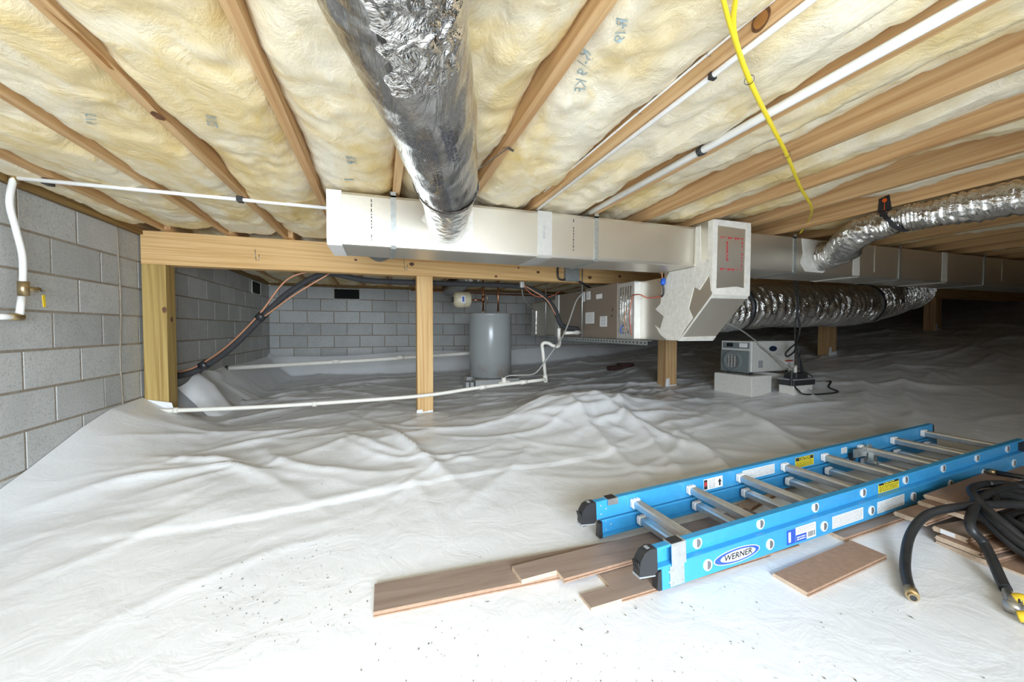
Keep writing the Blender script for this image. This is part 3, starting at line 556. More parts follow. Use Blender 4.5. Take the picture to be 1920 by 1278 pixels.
# big return flex behind the trunk
rt, PR, _ = flex('flex_duct', [(2.62, 3.05, 1.03), (2.95, 3.02, 1.08), (3.5, 3.0, 1.12), (4.2, 2.98, 1.145), (4.8, 2.98, 1.165), (5.2, 2.98, 1.20), (5.55, 2.98, 1.28), (5.8, 2.98, 1.345), (5.95, 2.98, 1.37)], .215, 'large dark wrinkled foil return duct sagging below the trunk', 'foil_crush', .006, .014, 48, 60, 12)
def ring_at(P, i, r, wd, name, mat, parent):
    T = (P[i+1]-P[i-1]).normalized(); MB().tube([P[i]-T*wd, P[i]+T*wd], r, 36).build(name, mat, parent, label='black binding band')
for i in (100, 280): ring_at(PR, i, .222, .018, 'band', 'black_plastic', rt)
for fr in (190,): MB().tube([PR[fr]+Vector((0, 0, .2)), PR[fr]+Vector((0, .06, .485))], .004, 6).build('hanging_wire', 'black_plastic', rt)
# ---- plenum and elbow
X0, X1 = 2.09, 2.41
pl = thing('supply_plenum', (2.25, 2.5, .81), 'boxy foil duct elbow smeared with white mastic between trunk and air handler', 'duct')
prof = [(2.09, 1.628), (2.09, 1.135), (2.40, .815), (2.86, .815), (2.86, 1.30), (2.56, 1.30), (2.56, 1.337), (2.62, 1.337), (2.62, 1.628)]
fx = lambda u, v, d: (d, u, v)
MB().prism(prof, fx, X0, X1).build('plenum_body', 'duct_board', pl)
lf = lambda u, v, d: (X0-d, u, v)
MB().patch([(2.09, 1.30), (2.13, 1.25), (2.20, 1.17), (2.25, 1.20), (2.30, 1.05), (2.26, .98), (2.34, .90), (2.40, .818), (2.52, .818), (2.60, .86), (2.66, .93), (2.60, .90), (2.56, 1.0), (2.66, 1.06), (2.60, 1.10), (2.58, 1.24), (2.50, 1.335), (2.30, 1.335), (2.24, 1.337), (2.24, 1.61), (2.20, 1.61), (2.19, 1.36), (2.14, 1.37)], lf, .004).build('mastic_patch', 'mastic', pl)
MB().patch([(2.09, 1.625), (2.13, 1.625), (2.13, 1.40), (2.10, 1.16), (2.09, 1.15)], lf, .0045).build('mastic_patch', 'mastic', pl)
ff_ = lambda u, v, d: (u, 2.09-d, v)
mb = MB()
for poly in ([(X0-.003, 1.135), (X0+.03, 1.14), (X0+.035, 1.60), (X0-.003, 1.625)], [(X0, 1.59), (X1, 1.58), (X1, 1.627), (X0, 1.627)], [(X1-.045, 1.15), (X1+.002, 1.14), (X1+.002, 1.60), (X1-.04, 1.60)], [(X0, 1.13), (X1, 1.13), (X1, 1.175), (X0+.2, 1.19), (X0, 1.17)]): mb.patch(poly, ff_, .003+.0007*len(mb.v)/8)
mb.build('mastic_edge', 'mastic', pl)
mb = MB(); 
sd = Vector((0, .31, -.32)).normalized(); sn = Vector((0, -sd.z*-1, 0))
slant = lambda u, v, d: (u, 2.09+sd.y*v-.7*d, 1.135+sd.z*v-.7*d)
for poly in ([(X0, 0), (X1, 0), (X1, .03), (X0, .035)], [(X0-.002, 0), (X0+.014, 0), (X0+.012, .44), (X0-.002, .44)], [(X0, .41), (X1, .40), (X1, .445), (X0, .445)]): mb.patch(poly, slant, .0025+.0007*len(mb.v)/8)
mb.build('mastic_edge', 'mastic', pl)
mb = MB(); rsd = random.Random(9); cx_, cz_ = 2.245, 1.42       # red stamped lettering in a square
for (u0, v0, u1, v1) in ((2.15, 1.52, 2.33, 1.52), (2.33, 1.52, 2.33, 1.29), (2.15, 1.31, 2.33, 1.31), (2.20, 1.49, 2.20, 1.36)):
    n = 9
    for k in range(n):
        u = u0+(u1-u0)*k/n; v = v0+(v1-v0)*k/n; L = rsd.uniform(.009, .021)
        mb.patch([(u, v), (u+L, v), (u+L, v-L*rsd.uniform(.4, 1.1)), (u+L*.4, v-L*.9)], ff_, .0012)
mb.build('red_stamp', 'ink_red', pl, label='red stamped markings')
mb = MB(); mb.patch([(2.41, 1.36), (2.475, 1.355), (2.47, 1.50), (2.48, 1.60), (2.41, 1.61)], lambda u, v, d: (u, YT0-d, v), .005); mb.build('mastic_patch', 'mastic', pl)
# ================================================================ AIR HANDLER
XA, XB, ZA, ZB = 2.02, 2.56, .812, 1.318
ah = thing('air_handler', (2.28, 3.9, ZA), 'taupe metal air handler cabinet hung below the girder with white labels', 'air handler')
def ahY(px_): return onx(px_, 590, XA).y
ya, yb = ahY(1157), ahY(1097)
MB().bbox((XA, ya, ZA), (XB, yb+.002, ZB), .005).build('cabinet', 'cabinet_taupe', ah)
MB().bbox((XA+.004, yb, ZA), (XB, ahY(1041), ZB-.01), .005).build('coil_section', 'cabinet_taupe', ah)
MB().bbox((XA-.004, ahY(1048), ZA), (XB, ahY(1041), ZB-.008), .003).build('joint_tape', 'tape_silver', ah)
yr0, yr1 = ahY(1041), ahY(996)
MB().bbox((XA+.01, yr0, ZA), (XB-.01, yr1, ZB-.05), .02).build('return_box', 'duct_board', ah)
MB().patch([(yr1-.16, ZA+.02), (yr1-.005, ZA), (yr1-.01, ZB-.14), (yr1-.17, ZB-.17)], lambda u, v, d: (XA+.01-d, u, v), .006).build('foil_patch', 'foil', ah)
MB().bbox((XA+.005, ahY(1188), ZA), (XB-.01, ya, ZB-.01), .01).build('flex_collar', 'tape_silver', ah)
MB().bbox((XA+.07, 2.84, ZA+.004), (XB-.1, ahY(1184), ZB-.02), .012).build('outlet_duct', 'duct_board', ah)
mb = MB(); 
for k in range(5): yk = ahY(1164+k*4.6); mb.tube([(XA+.002, yk, ZB-.05), (XA-.001, yk+.006, 1.1), (XA+.002, yk-.004, .86)], .006, 6)
mb.build('foil_seam', 'foil', ah)
for (px_, y0, y1, mt) in ((1186, 553, 628, 'wire_red'), (1168, 610, 625, 'wire_blue'), (1176, 575, 622, 'wire_orange')):
    a, b = onx(px_, y0, XA-.005), onx(px_-2, y1, XA-.005); c = (a+b)/2+Vector((-.01, .02, 0)); MB().tube(catmull([a, c, b], 5), .004, 6).build('wire', mt, ah)
MB().tube(catmull([onx(1186, 553, XA-.006), onx(1200, 552, XA-.012), onx(1214, 558, XA+.03), onx(1240, 556, 2.076)], 6), .005, 6).build('wire', 'wire_red', ah)
fa = lambda u, v, d: (XA-d, u, v)
for i, (x0, y0, x1, y1) in enumerate([(1100, 547, 1107, 561), (1093, 548, 1097, 565), (1118, 552, 1129, 559), (1098, 586, 1114, 606), (1125, 593, 1138, 612)]):
    a = onx(x0, y0, XA); b = onx(x1, y1, XA); lb = MB().patch([(a.y, b.z), (b.y, b.z), (b.y, a.z), (a.y, a.z)], fa, .0015).build('label', 'label_white', ah)
    if i in (0, 3, 4):
        mb = MB(); n = 6
        for k in range(n): z = b.z+(a.z-b.z)*(k+1)/(n+1); mb.patch([(a.y-.015*(1 if a.y > b.y else -1), z), (b.y+.02, z), (b.y+.02, z+.004), (a.y-.015, z+.004)], lambda u, v, d: (XA-.0016-d, u, v), .0005)
        mb.build('label_text', 'ink_grey', lb)
p = onx(1148, 585, XA); vs, fs = text_polys('2 A', .07, lambda u, v: (XA-.0012, p.y-v*0-u*.2-v*.6, p.z+u-.2*v)); MB().add(vs, fs).build('scrawl', 'ink_black', ah, label='black hand scrawled marking')
# slotted steel rails and hanger rods
def rail(y0, y1, x, z, label):
    th = thing('slotted_rail', (x, (y0+y1)/2, z), label, 'steel rail'); MB().box((x-.003, y0, z-.036), (x, y1, z)).box((x, y0, z-.003), (x+.04, y1, z)).build('angle', 'galvanized', th)
    mb = MB(); n = int((y1-y0)/.05)
    for k in range(n): yc = y0+(k+.5)*(y1-y0)/n; mb.prism([(yc-.009, z-.024), (yc+.009, z-.024), (yc+.009, z-.012), (yc-.009, z-.012)], lambda u, v, d: (x-.003-d, u, v), 0, .0006)
    mb.build('slots', 'ink_black', th); return th
r1 = rail(2.62, ahY(1077)+.1, XA-.036, ZA-.003, 'perforated steel rail under the air handler cabinet'); r2 = rail(ahY(1083), ahY(1016), XA-.02, ZA-.001, 'perforated steel rail under the return end of the air handler')
for (px_, y0) in ((1091, 1.63), (1023, 1.63)):
    p = onx(px_, 628, XA-.035); MB().cyl((p.x, p.y, ZA-.04), (p.x, p.y, y0), .0065, 8).build('hanger_rod', 'galvanized', label='thin threaded hanger rod at the '+('cabinet' if px_ == 1091 else 'return end')+' of the air handler', cat='rod', group='hanger rods of the air handler')
# junction box on the girder
a, b = ony(1062, 497, YB-.06), ony(1087, 527, YB-.06); jb = thing('junction_box', ((a.x+b.x)/2, YB-.03, b.z), 'small grey metal junction box fixed to the girder', 'junction box')
MB().bbox((a.x, YB-.055, b.z), (b.x, YB+.001, a.z+.02), .004).build('box_body', 'box_grey', jb); MB().bbox((a.x+.006, YB-.060, b.z+.006), (b.x-.006, YB-.054, a.z+.014), .002).build('cover', 'box_grey', jb)
MB().tube(catmull([(a.x-.04, YB-.02, a.z+.05), (a.x-.08, YB-.03, a.z-.02), (a.x-.075, YB-.03, b.z+.03), (a.x-.03, YB-.03, b.z+.01), (a.x+.01, YB-.03, b.z+.02)], 6), .01, 8).build('conduit', 'black_plastic', jb)
MB().tube(catmull([(b.x, YB-.02, b.z+.01), (b.x+.1, YB+.0, b.z-.03), (b.x+.25, YB+.14, b.z-.045), (2.25, YB+.18, ZB+.03), (2.4, YB+.1, ZB+.02)], 6), .012, 8).build('conduit', 'black_plastic', jb)
wn_ = onx(1243, 529, 2.058); wn_.z = min(wn_.z, 1.285); 
wv = thing('wire_nut', wn_, 'blue wire connector hanging beside the plenum', 'wire connector'); MB().lathe([(.0, -.02), (.016, -.02), (.02, 0), (.014, .03), (.0, .032)], wn_, (0.2, 0, 1), 10).build('cap', 'wire_blue', wv); MB().tube(catmull([wn_+Vector((0, 0, .02)), wn_+Vector((-.008, 0, .04)), Vector((wn_.x-.01, min(wn_.y, 2.58), ZT0+.003))], 5), .004, 6).build('wire', 'wire_orange', wv); MB().tube(catmull([wn_+Vector((0, 0, -.02)), wn_+Vector((.006, .0, -.05)), wn_+Vector((.012, .01, -.09)), onx(1240, 556, 2.076)], 5), .007, 6).build('cable', 'black_plastic', wv)
# ---- line set
ls = thing('refrigerant_lines', (XW+.02, 4.2, .48), 'black insulated refrigerant lines with copper, sweeping from wall to air handler', 'refrigerant line')
main = [onx(322, 707, XW+.015), ony(370, 694, 4.15), ony(430, 655, 4.08), ony(490, 596, 4.02), ony(545, 546, 3.98), ony(612, 513, 3.96), (-.1, 3.97, 1.352), (.7, 3.97, 1.352), ony(975, 537, 3.97), ony(1015, 552, 3.92), ony(1040, 580, 3.87), ony(1054, 610, 3.84), (2.03, 3.85, .90)]
main = [Vector(p) for p in main]; MB().tube(catmull(main, 8), .026, 12).build('insulated_line', 'black_foam', ls)
def off(pts, d): return [Vector(p)+Vector(d) for p in pts]
c1 = [main[0]+Vector((.0, -.0, .03)), main[1]+Vector((0, -.02, .035)), main[2]+Vector((-.01, -.02, .03)), main[3]+Vector((-.01, -.03, .03)), main[4]+Vector((-.02, -.03, .10)), main[5]+Vector((-.06, -.02, .03))]
MB().tube(catmull(c1, 8), .0085, 8).build('copper_line', 'wire_orange', ls)
c2 = [main[3]+Vector((.015, -.03, .0)), main[4]+Vector((.03, -.03, -.035)), main[5]+Vector((.03, -.03, .0))]; MB().tube(catmull(c2, 8), .0075, 8).build('copper_line', 'wire_orange', ls)
for i in (1.25, 3.0):
    k = int(i*8); PM = catmull(main, 8); MB().tube([PM[k]-(PM[k+1]-PM[k]).normalized()*.03+Vector((0, -.008, .012)), PM[k]+(PM[k+1]-PM[k]).normalized()*.03+Vector((0, -.008, .012))], .04, 12).build('tape_wrap', 'black_plastic', ls)
q = ony(978, 532, 3.94); MB().bbox((q.x-.02, q.y-.03, q.z-.04), (q.x+.02, q.y+.03, q.z+.035), .004).build('tape_wrap', 'tape_silver', ls, label='silver tape wrap')
MB().tube(catmull([q, ony(1000, 545, 3.9), ony(1025, 562, 3.86), ony(1042, 590, 3.84)], 6), .006, 6).build('copper_line', 'wire_orange', ls); MB().tube(catmull([q, ony(1000, 553, 3.9), ony(1030, 556, 3.9), ony(1050, 546, 3.95)], 6), .004, 6).build('copper_line', 'wire_red', ls)
MB().tube(catmull([q, ony(983, 560, 4.2), (2.0, yr1-.2, 1.15)], 6), .007, 6).build('drain_hose', 'clear_tube', ls)
# ---- PVC condensate line with trap
def pipe(pts, r, mat, parent, name='pipe', n=0, seg=12):
    return MB().tube(catmull(pts, n) if n else pts, r, seg).build(name, mat, parent)
YP = 3.64
cd = thing('condensate_pipe', ony(1022, 712, YP), 'white PVC condensate drain with trap, running to the side wall past two posts', 'pipe')
lo_ = [(ony(x, y, YP-.02) if x > 300 else onx(x, y, XW+.03)) for x, y in ((252, 772), (330, 769), (480, 763), (640, 753), (797, 741), (900, 726), (1023, 711))]
lo_[0].y = YP-.06
pipe(lo_, .0165, 'white_pvc', cd, 'drain_run', 6)
MB().tube([lo_[0]+Vector((-.0, 0, 0)), lo_[0]+(lo_[1]-lo_[0])*.35], .0195, 12).build('pipe_end', 'plank_core', cd, label='stained brown end of pipe')
tr = [(1023, 711), (1018, 660), (1016, 646)]
zc = [ony(x, y, YP) for x, y in tr]
pipe(zc, .0165, 'white_pvc', cd, 'riser')
el = [ony(x, y, YP) for x, y in ((1016, 648), (1019, 643), (1028, 643), (1037, 648), (1046, 649), (1054, 643), (1056, 630), (1056, 615))]; el[-1].y = el[-2].y = YP+.1; el[-3].y = YP+.06
pipe(el, .0175, 'white_pvc', cd, 'trap', 6)
st = ony(1058, 624, 3.76); MB().cyl(st, (XA+.01, 3.80, st.z+.005), .017, 12).cyl((XA-.06, 3.795, st.z+.004), (XA-.01, 3.80, st.z+.005), .022, 12).build('stub', 'white_pvc', cd)
for (x, y, dx, dy) in ((905, 725.5, 12, -1.7), (982, 716, 12, -1.6), (330, 769, 9, 0), (590, 757, 8, -.5)):
    MB().cyl(ony(x-dx/2, y-dy/2, YP-.02), ony(x+dx/2, y+dy/2, YP-.02), .0225, 12).build('coupling', 'white_pvc', cd)
MB().cyl(ony(1023, 716, YP), ony(1022, 703, YP), .0225, 12).build('elbow', 'white_pvc', cd)
tb = ony(946, 718, YP); MB().cyl(tb+Vector((-.06, 0, -.012)), tb+Vector((.05, 0, .008)), .024, 12).cyl(tb, tb+Vector((-.01, 0, .055)), .022, 12).build('tee_fitting', 'white_pvc', cd)
MB().tube(catmull([tb+Vector((-.008, -.0, .05)), ony(955, 704, YP), ony(975, 703, YP-.02), ony(1002, 700, YP-.03), ony(1020, 680, YP-.04), ony(1038, 655, YP-.05), ony(1054, 632, YP-.02), ony(1066, 605, YP+.0), ony(1080, 565, YP+.02), onx(1092, 548, XA-.03), (XA+.003, 3.95, 1.295)], 6), .0075, 8).build('clear_hose', 'clear_tube', label='thin clear drain hose looping beside the white PVC trap', cat='hose')
# cream PVC pipe at the back
bp0 = onx(425, 690, XW+.03); bp1 = ony(880, 662, 5.75)
cp = thing('drain_pipe', bp0, 'cream PVC pipe crossing behind the pale post towards the grey tank', 'pipe'); pipe([bp0, (bp0*.5+bp1*.5)+Vector((0, 0, -.01)), bp1, bp1+(bp1-bp0).normalized()*.3], .026, 'white_pvc', cp, 'pipe_run'); MB().cyl(bp0+Vector((-.01, 0, 0)), bp0+Vector((.02, .0, .0)), .029, 12).build('pipe_end', 'black_plastic', cp)
for px_ in (595, 720): q = bp0+(bp1-bp0)*((px_-425)/455); MB().cyl(q, q+(bp1-bp0).normalized()*.09, .031, 12).build('coupling', 'white_pvc', cp)
# ================================================================ WATER HEATER
WX, WY = 1.43, 5.28; zb_ = hz(WX, WY)
wh = thing('water_heater', (WX, WY, .245), 'short grey cylindrical water heater with rusty patch standing on concrete blocks', 'water heater')
ZW = .245; rW = .288; hW = .86
MB().lathe([(0, ZW), (rW-.02, ZW), (rW, ZW+.02), (rW, ZW+hW-.015), (rW-.006, ZW+hW), (rW-.03, ZW+hW+.003), (0, ZW+hW+.012)], (WX, WY, 0), (0, 0, 1), 64).build('tank_shell', 'tank_grey', wh)
MB().lathe([(rW+.002, ZW+hW-.03), (rW+.004, ZW+hW-.028), (rW+.004, ZW+hW-.002), (rW-.004, ZW+hW+.003)], (WX, WY, 0), (0, 0, 1), 64).build('top_rim', 'tank_grey', wh)
for px_ in (906, 934):
    q = ony(px_, 588, WY); MB().cyl((q.x, WY, ZW+hW), (q.x, WY, 1.63), .0125, 12).build('copper_pipe', 'copper', wh); MB().cyl((q.x, WY, ZW+hW), (q.x, WY, ZW+hW+.05), .017, 12).build('nipple', 'brass', wh)
q = ony(906, 561, WY); MB().cyl((q.x, WY, q.z-.04), (q.x, WY, q.z+.05), .019, 12).cyl((q.x, WY, q.z-.01), (q.x-.02, WY, q.z-.01), .02, 12).build('valve', 'copper', wh); MB().tube([(q.x+.015, WY-.01, q.z+.05), (q.x+.05, WY-.02, q.z+.04), (q.x+.06, WY-.02, q.z-.06)], .006, 6).build('valve_lever', 'brass', wh)
et = thing('expansion_tank', (q.x-.22, WY, q.z-.11), 'small cream expansion tank on a copper branch beside the water heater', 'tank')
ex0, ex1 = ony(850, 562, WY).x, ony(884, 562, WY).x; rE = .108
MB().lathe([(0, 0), (rE*.6, .003), (rE*.93, .03), (rE, .06), (rE, (ex1-ex0)*.5-.004), (rE+.004, (ex1-ex0)*.5), (rE, (ex1-ex0)*.5+.004), (rE, ex1-ex0-.06), (rE*.93, ex1-ex0-.03), (rE*.6, ex1-ex0-.004), (0, ex1-ex0)], (ex0, WY, q.z-.012), (1, 0, 0), 40).build('shell', 'cream', et)
MB().cyl((ex0-.02, WY, q.z-.012), (ex0+.01, WY, q.z-.012), .035, 16).build('cap', 'black_plastic', et); MB().cyl((ex1-.01, WY, q.z-.012), (q.x, WY, q.z-.012), .011, 12).build('copper_branch', 'copper', et)
lbx = (ex0+ex1)/2-.01
MB().add([(lbx-.03+.06*i/4*1, WY-(rE+.003)*math.cos(an), q.z-.012+(rE+.003)*math.sin(an)) for an in (-.5, -.25, 0, .25, .45) for i in (0, 4)], [(2*i, 2*i+1, 2*i+3, 2*i+2) for i in range(4)], True).build('label', 'label_white', et)
MB().add([(lbx-.012+.024*i, WY-(rE+.0045)*math.cos(an), q.z-.012+(rE+.0045)*math.sin(an)) for an in (-.3, -.1, .1, .3) for i in (0, 1)], [(2*i, 2*i+1, 2*i+3, 2*i+2) for i in range(3)], True).build('label_print', 'logo_blue', et)
for i, (x0, x1, y0, y1, lab) in enumerate([(1.14, 1.52, WY-.36, WY-.17, 'grey concrete block under the front of the water heater'), (1.56, 1.75, WY-.30, WY+.09, 'grey concrete block under the side of the water heater farther from the pale post'), (1.10, 1.50, WY+.02, WY+.21, 'grey concrete block under the back of the water heater')]):
    MB().bbox((x0, y0, hz((x0+x1)/2, y0)-.05), (x1, y1, ZW), .006).build('concrete_block', 'block_grey', label=lab, cat='block', group='blocks under the water heater')
a = ony(866, 706, WY-.3); MB().bbox((1.02, WY-.33, hz(1.05, WY-.3)-.04), (1.06, WY-.12, .22), .004).bbox((1.075, WY-.35, hz(1.08, WY-.3)-.04), (1.115, WY-.15, .22), .004).build('concrete_block', 'block_grey', label='thin grey concrete slabs on edge beside the water heater', cat='block', group='blocks under the water heater')
MB().tube([(.5, YBK-.12, 1.58), (1.3, YBK-.12, 1.565), (2.2, YBK-.12, 1.55), (3.2, YBK-.12, 1.55)], .014, 8).build('ceiling_pipe', 'copper', label='slim pipe along the top of the back block wall', cat='pipe')
# ---- white water pipes
pw = thing('water_pipe', (XW+.05, 2.6, 1.6), 'thin white water pipe crossing under joists near the side wall, dropping to a valve', 'pipe')
e0 = onz(12, 331, 1.622); pipe([(XW+.05, e0.y, 1.62), (-.9, 2.60, 1.621), (.3, 2.64, 1.622)], .0105, 'white_pex', pw, 'overhead_run')
dr = [Vector((XW+.05, e0.y, 1.625))]+[onx(x, y, XW+.055) for x, y in ((18, 380), (30, 430), (42, 480), (43, 530), (44, 545))]; pipe(dr, .0135, 'white_pex', pw, 'drop', 8)
MB().cyl(dr[0]+Vector((0, 0, -.03)), dr[0]+Vector((0, 0, .012)), .018, 10).build('elbow_fitting', 'brass', pw)
v0 = onx(44, 541, XW+.055); vb = MB().cyl(v0+Vector((0, 0, -.035)), v0+Vector((0, 0, .035)), .021, 12).cyl(v0, v0+Vector((.03, .05, 0)), .012, 10).build('valve', 'brass', pw)
MB().obox(v0+Vector((.03, .055, -.004)), (.012, .03, .012), Matrix.Identity(3)).build('handle', 'galvanized', vb); MB().obox(v0+Vector((.035, .065, -.055)), (.003, .016, .06), Matrix.Rotation(.08, 3, 'X')).build('tag', 'tag_yellow', vb, label='yellow hanging tag')
l0, l1 = onx(41, 556, XW+.055), onx(36, 594, XW+.055); MB().cyl(l0, l1, .0145, 12).build('lower_pipe', 'white_pex', pw); MB().cyl(l1+Vector((0, .012, 0)), l1+Vector((0, -.05, 0)), .018, 12).build('elbow_fitting', 'brass', pw); MB().cyl(l1, l1+Vector((0, -.13, -.002)), .0135, 12).build('branch', 'white_pex', pw); MB().cyl(l1+Vector((0, -.13, -.002)), l1+Vector((0, -.5, -.004)), .015, 12).build('branch_fitting', 'copper', pw)
for px_, py_ in ((72, 335), (445, 370)): q = onz(px_, py_, 1.618); MB().bbox((q.x-.014, 2.58, 1.607), (q.x+.014, 2.63, 1.636), .003).build('pipe_clip', 'black_plastic', pw)
w1 = thing('water_pipe', (JX[7], 1.2, 1.6), 'thick white water pipe clipped along the lower edge of a joist', 'pipe')
pipe([(JX[7]-.036, YF+.1, 1.640), (JX[7]-.036, 1.0, 1.640), (JX[7]-.036, 2.6, 1.642)], .0155, 'white_pex', w1, 'pipe_run')
for px_, py_ in ((1310, 282),): q = onx(px_, py_, JX[7]-.05); MB().tube([(JX[7]-.036, q.y-.012, 1.640), (JX[7]-.036, q.y+.012, 1.640)], .0195, 12).bbox((JX[7]-.05, q.y-.012, 1.628), (JX[7]-.018, q.y+.012, 1.655), .002).build('pipe_clip', 'black_plastic', w1)
w2 = thing('water_pipe', (JX[6], 1.2, 1.6), 'thin white water pipe along the bottom of the knotted joist', 'pipe')
pipe([(JX[6]+.010, YF+.1, 1.6265), (JX[6]+.010, 1.0, 1.6265), (JX[6]+.010, 2.6, 1.6275)], .0085, 'white_pex', w2, 'pipe_run')
q = onz(1332, 144, 1.622); MB().bbox((JX[6]+.0, q.y-.007, 1.616), (JX[6]+.021, q.y+.007, 1.634), .002).build('pipe_clip', 'black_plastic', w2)
cbp = [onx(x, y, JX[6]-.0235) for x, y in ((1500, -40), (1440, 8), (1330, 90), (1200, 195), (1100, 285), (1020, 355))]
for q in cbp: q.z = min(max(q.z, ZJ+.016), ZJ+.034)
cw = thing('cable', cbp[2], 'thin white cable stapled along the face of the knotted joist', 'cable'); MB().tube(catmull(cbp, 6), .0042, 8).build('cable_run', 'white_pex', cw)
for i in (2, 3, 4): q = cbp[i]; MB().tube([q+Vector((.004, 0, .009)), q+Vector((-.005, 0, .006)), q+Vector((-.005, 0, -.006)), q+Vector((.004, 0, -.009))], .0013, 5).build('staple', 'steel', cw)
# ---- yellow cable
yc = thing('yellow_cable', onz(1445, 230, 1.6), 'bundle of yellow electrical cable hanging from the joists down to the trunk duct', 'cable')
cl_ = [onz(1375, 62, 1.60), onz(1405, 150, 1.60), onz(1445, 232, 1.60), onz(1475, 290, 1.60), onz(1500, 350, 1.605), onz(1522, 392, 1.60), ony(1512, 420, 2.12), ony(1500, 437, 2.235)]
for d in (-.006, .002, .008): MB().tube(catmull([onz(1375+(-24 if d < 0 else 6), -20, 1.612)]+[p+Vector((d, d*.4, d*.35)) for p in cl_], 8), .0052, 8).build('cable_strand', 'yellow_cable', yc)
for i in (1, 3): MB().lathe([(.0125, -.002), (.0135, 0), (.0125, .002)], cl_[i], cl_[i+1]-cl_[i], 12).build('tie', 'ink_black', yc)
# ================================================================ LADDER
LA = Vector((1.0387, 1.0879, .1575)); hd, sl_ = math.radians(2.035), math.radians(2.92); RS = .3048
LD = Vector((math.cos(hd)*math.cos(sl_), math.sin(hd)*math.cos(sl_), math.sin(sl_))); LN = Vector((-math.sin(hd), math.cos(hd), 0)); LU = LD.cross(LN)
def LP(s, n, z): return LA+LD*s+LN*n+LU*z
WL = .350; HR = .0375; ZL = -.079; OS = .031
lad = thing('extension_ladder', LP(1.0, WL/2, -.12), 'blue fibreglass extension ladder with aluminium rungs lying on its side rails', 'ladder')
def rail_prof(sgn, inward, web_n):
    """C channel section as (n,z); flanges reach outward or inward"""
    d = (-1 if not inward else 1)*sgn; t_ = .0045; fl = .024
    return [(web_n, -HR), (web_n+d*fl, -HR), (web_n+d*(fl+.002), -HR+.003), (web_n+d*(fl+.002), -HR+.007), (web_n+d*fl, -HR+.008), (web_n+d*t_, -HR+.010), (web_n+d*t_, HR-.010), (web_n+d*fl, HR-.008), (web_n+d*(fl+.002), HR-.007), (web_n+d*(fl+.002), HR-.003), (web_n+d*fl, HR), (web_n, HR)]
for (sec, z0, s0, s1, inward) in (('fly', 0.0, -.195, 7*RS+.125, False), ('base', ZL, -.165, 7*RS+.20, True)):
    for side in (0, 1):
        sgn = 1 if side == 0 else -1
        web = (.004 if sec == 'fly' else -.014) if side == 0 else (WL-.004 if sec == 'fly' else WL+.014)
        o = MB().prism(rail_prof(sgn, inward, web), lambda u, v, d: LP(d, u, z0+v), s0, s1).build('rail', 'ladder_blue', lad)
        # rung end plates on the outer face of the near and far rails
        for k in range(8):
            sk = k*RS+(OS if sec == 'base' else 0); e = -1 if side == 0 else 1
            wn = web if inward else web+(-1 if side == 0 else 1)*.0
            face = (wn-e*.0002) if inward else wn+e*.0043
            r_ = MB().prism([(.0195*math.cos(q), .0205*math.sin(q)) for q in np.linspace(0, 2*math.pi, 22)[:-1]], lambda u, v, d: LP(sk+u, face+e*d, z0+v), 0, .0035).build('rung_ring', 'white_plastic', o)
            MB().prism([(.0125*math.cos(q)+.0005, .0150*math.sin(q)) for q in np.linspace(-1.9, 1.9, 14)], lambda u, v, d: LP(sk+u, face+e*(.0035+d), z0+v), 0, .0012).build('rung_bore', 'bore_grey', o)
        # rivets near the end
        mb = MB()
        for (ss, zz) in ((s0+.03, .018), (s0+.03, -.018), (s0+.055, .0)):
            f2 = (web if inward else web)+(-.001 if side == 0 else 0); dirn = -1
            mb.lathe([(.0035, 0), (.003, .002), (0, .0026)], LP(ss, (web-.0005 if (side == 0 and inward) else (web-.0005 if side == 0 else web-(.0005 if not inward else .0055))), z0+zz), -LN, 8)
        mb.build('rivets', 'aluminium', o)
    prof = [(u*1.12, v*1.12) for u, v in [(-.016, -.010), (-.011, -.0145), (.011, -.0145), (.016, -.010), (.016, .008), (.012, .0145), (.006, .0125), (0, .0145), (-.006, .0125), (-.012, .0145), (-.016, .008)]]
    for k in range(8):
        sk = k*RS+(OS if sec == 'base' else 0)
        rg = MB().prism(prof, lambda u, v, d: LP(sk+u, d, z0+v), .004, WL-.004).build('rung', 'aluminium', lad)
        MB().prism([(u*1.22, v*1.22) for u, v in prof], lambda u, v, d: LP(sk+u, d, z0+v), WL-.024, WL-.008).build('rung_collar', 'white_plastic', rg)
# rubber boots and end caps
def boot(n0, n1, z0, big):
    pr = [(-.19, HR), (-.215, HR+.004), (-.238, HR-.004), (-.256, HR-.028), (-.262, -HR+.004), (-.252, -HR-.012), (-.205, -HR-.010), (-.19, -HR)] if big else [(-.165, HR-.008), (-.178, HR-.012), (-.184, -HR+.005), (-.178, -HR), (-.165, -HR)]
    o = MB().prism(pr, lambda u, v, d: LP(u, d, z0+v), n0, n1).build('end_boot', 'black_plastic', lad)
    if big:
        mb = MB()
        for j in range(5): nn = n0+(n1-n0)*(j+.5)/5; mb.prism([(-.254, -HR-.012), (-.249, -HR-.013), (-.262, HR-.03), (-.266, HR-.03)], lambda u, v, d: LP(u, d, z0+v), nn-.002, nn+.002)
        mb.build('tread_rib', 'black_rubber', o)
        MB().prism([(-.264, -HR-.006), (-.20, -HR-.014), (-.20, -HR-.010), (-.262, -HR-.001)], lambda u, v, d: LP(u, d, z0+v), n0-.001, n1+.001).build('sole', 'ink_grey', o)
        MB().prism([(-.225, HR+.0035), (-.213, HR+.0045), (-.213, HR+.0055), (-.225, HR+.0045)], lambda u, v, d: LP(u, d, z0+v), n0+.008, n1-.008).build('slot', 'ink_grey', o)
for (a, b) in ((-.024, .010), (WL-.010, WL+.024)): boot(a, b, 0, True)
for (a, b) in ((-.012, .012), (WL-.012, WL+.012)): boot(a, b, ZL, False)
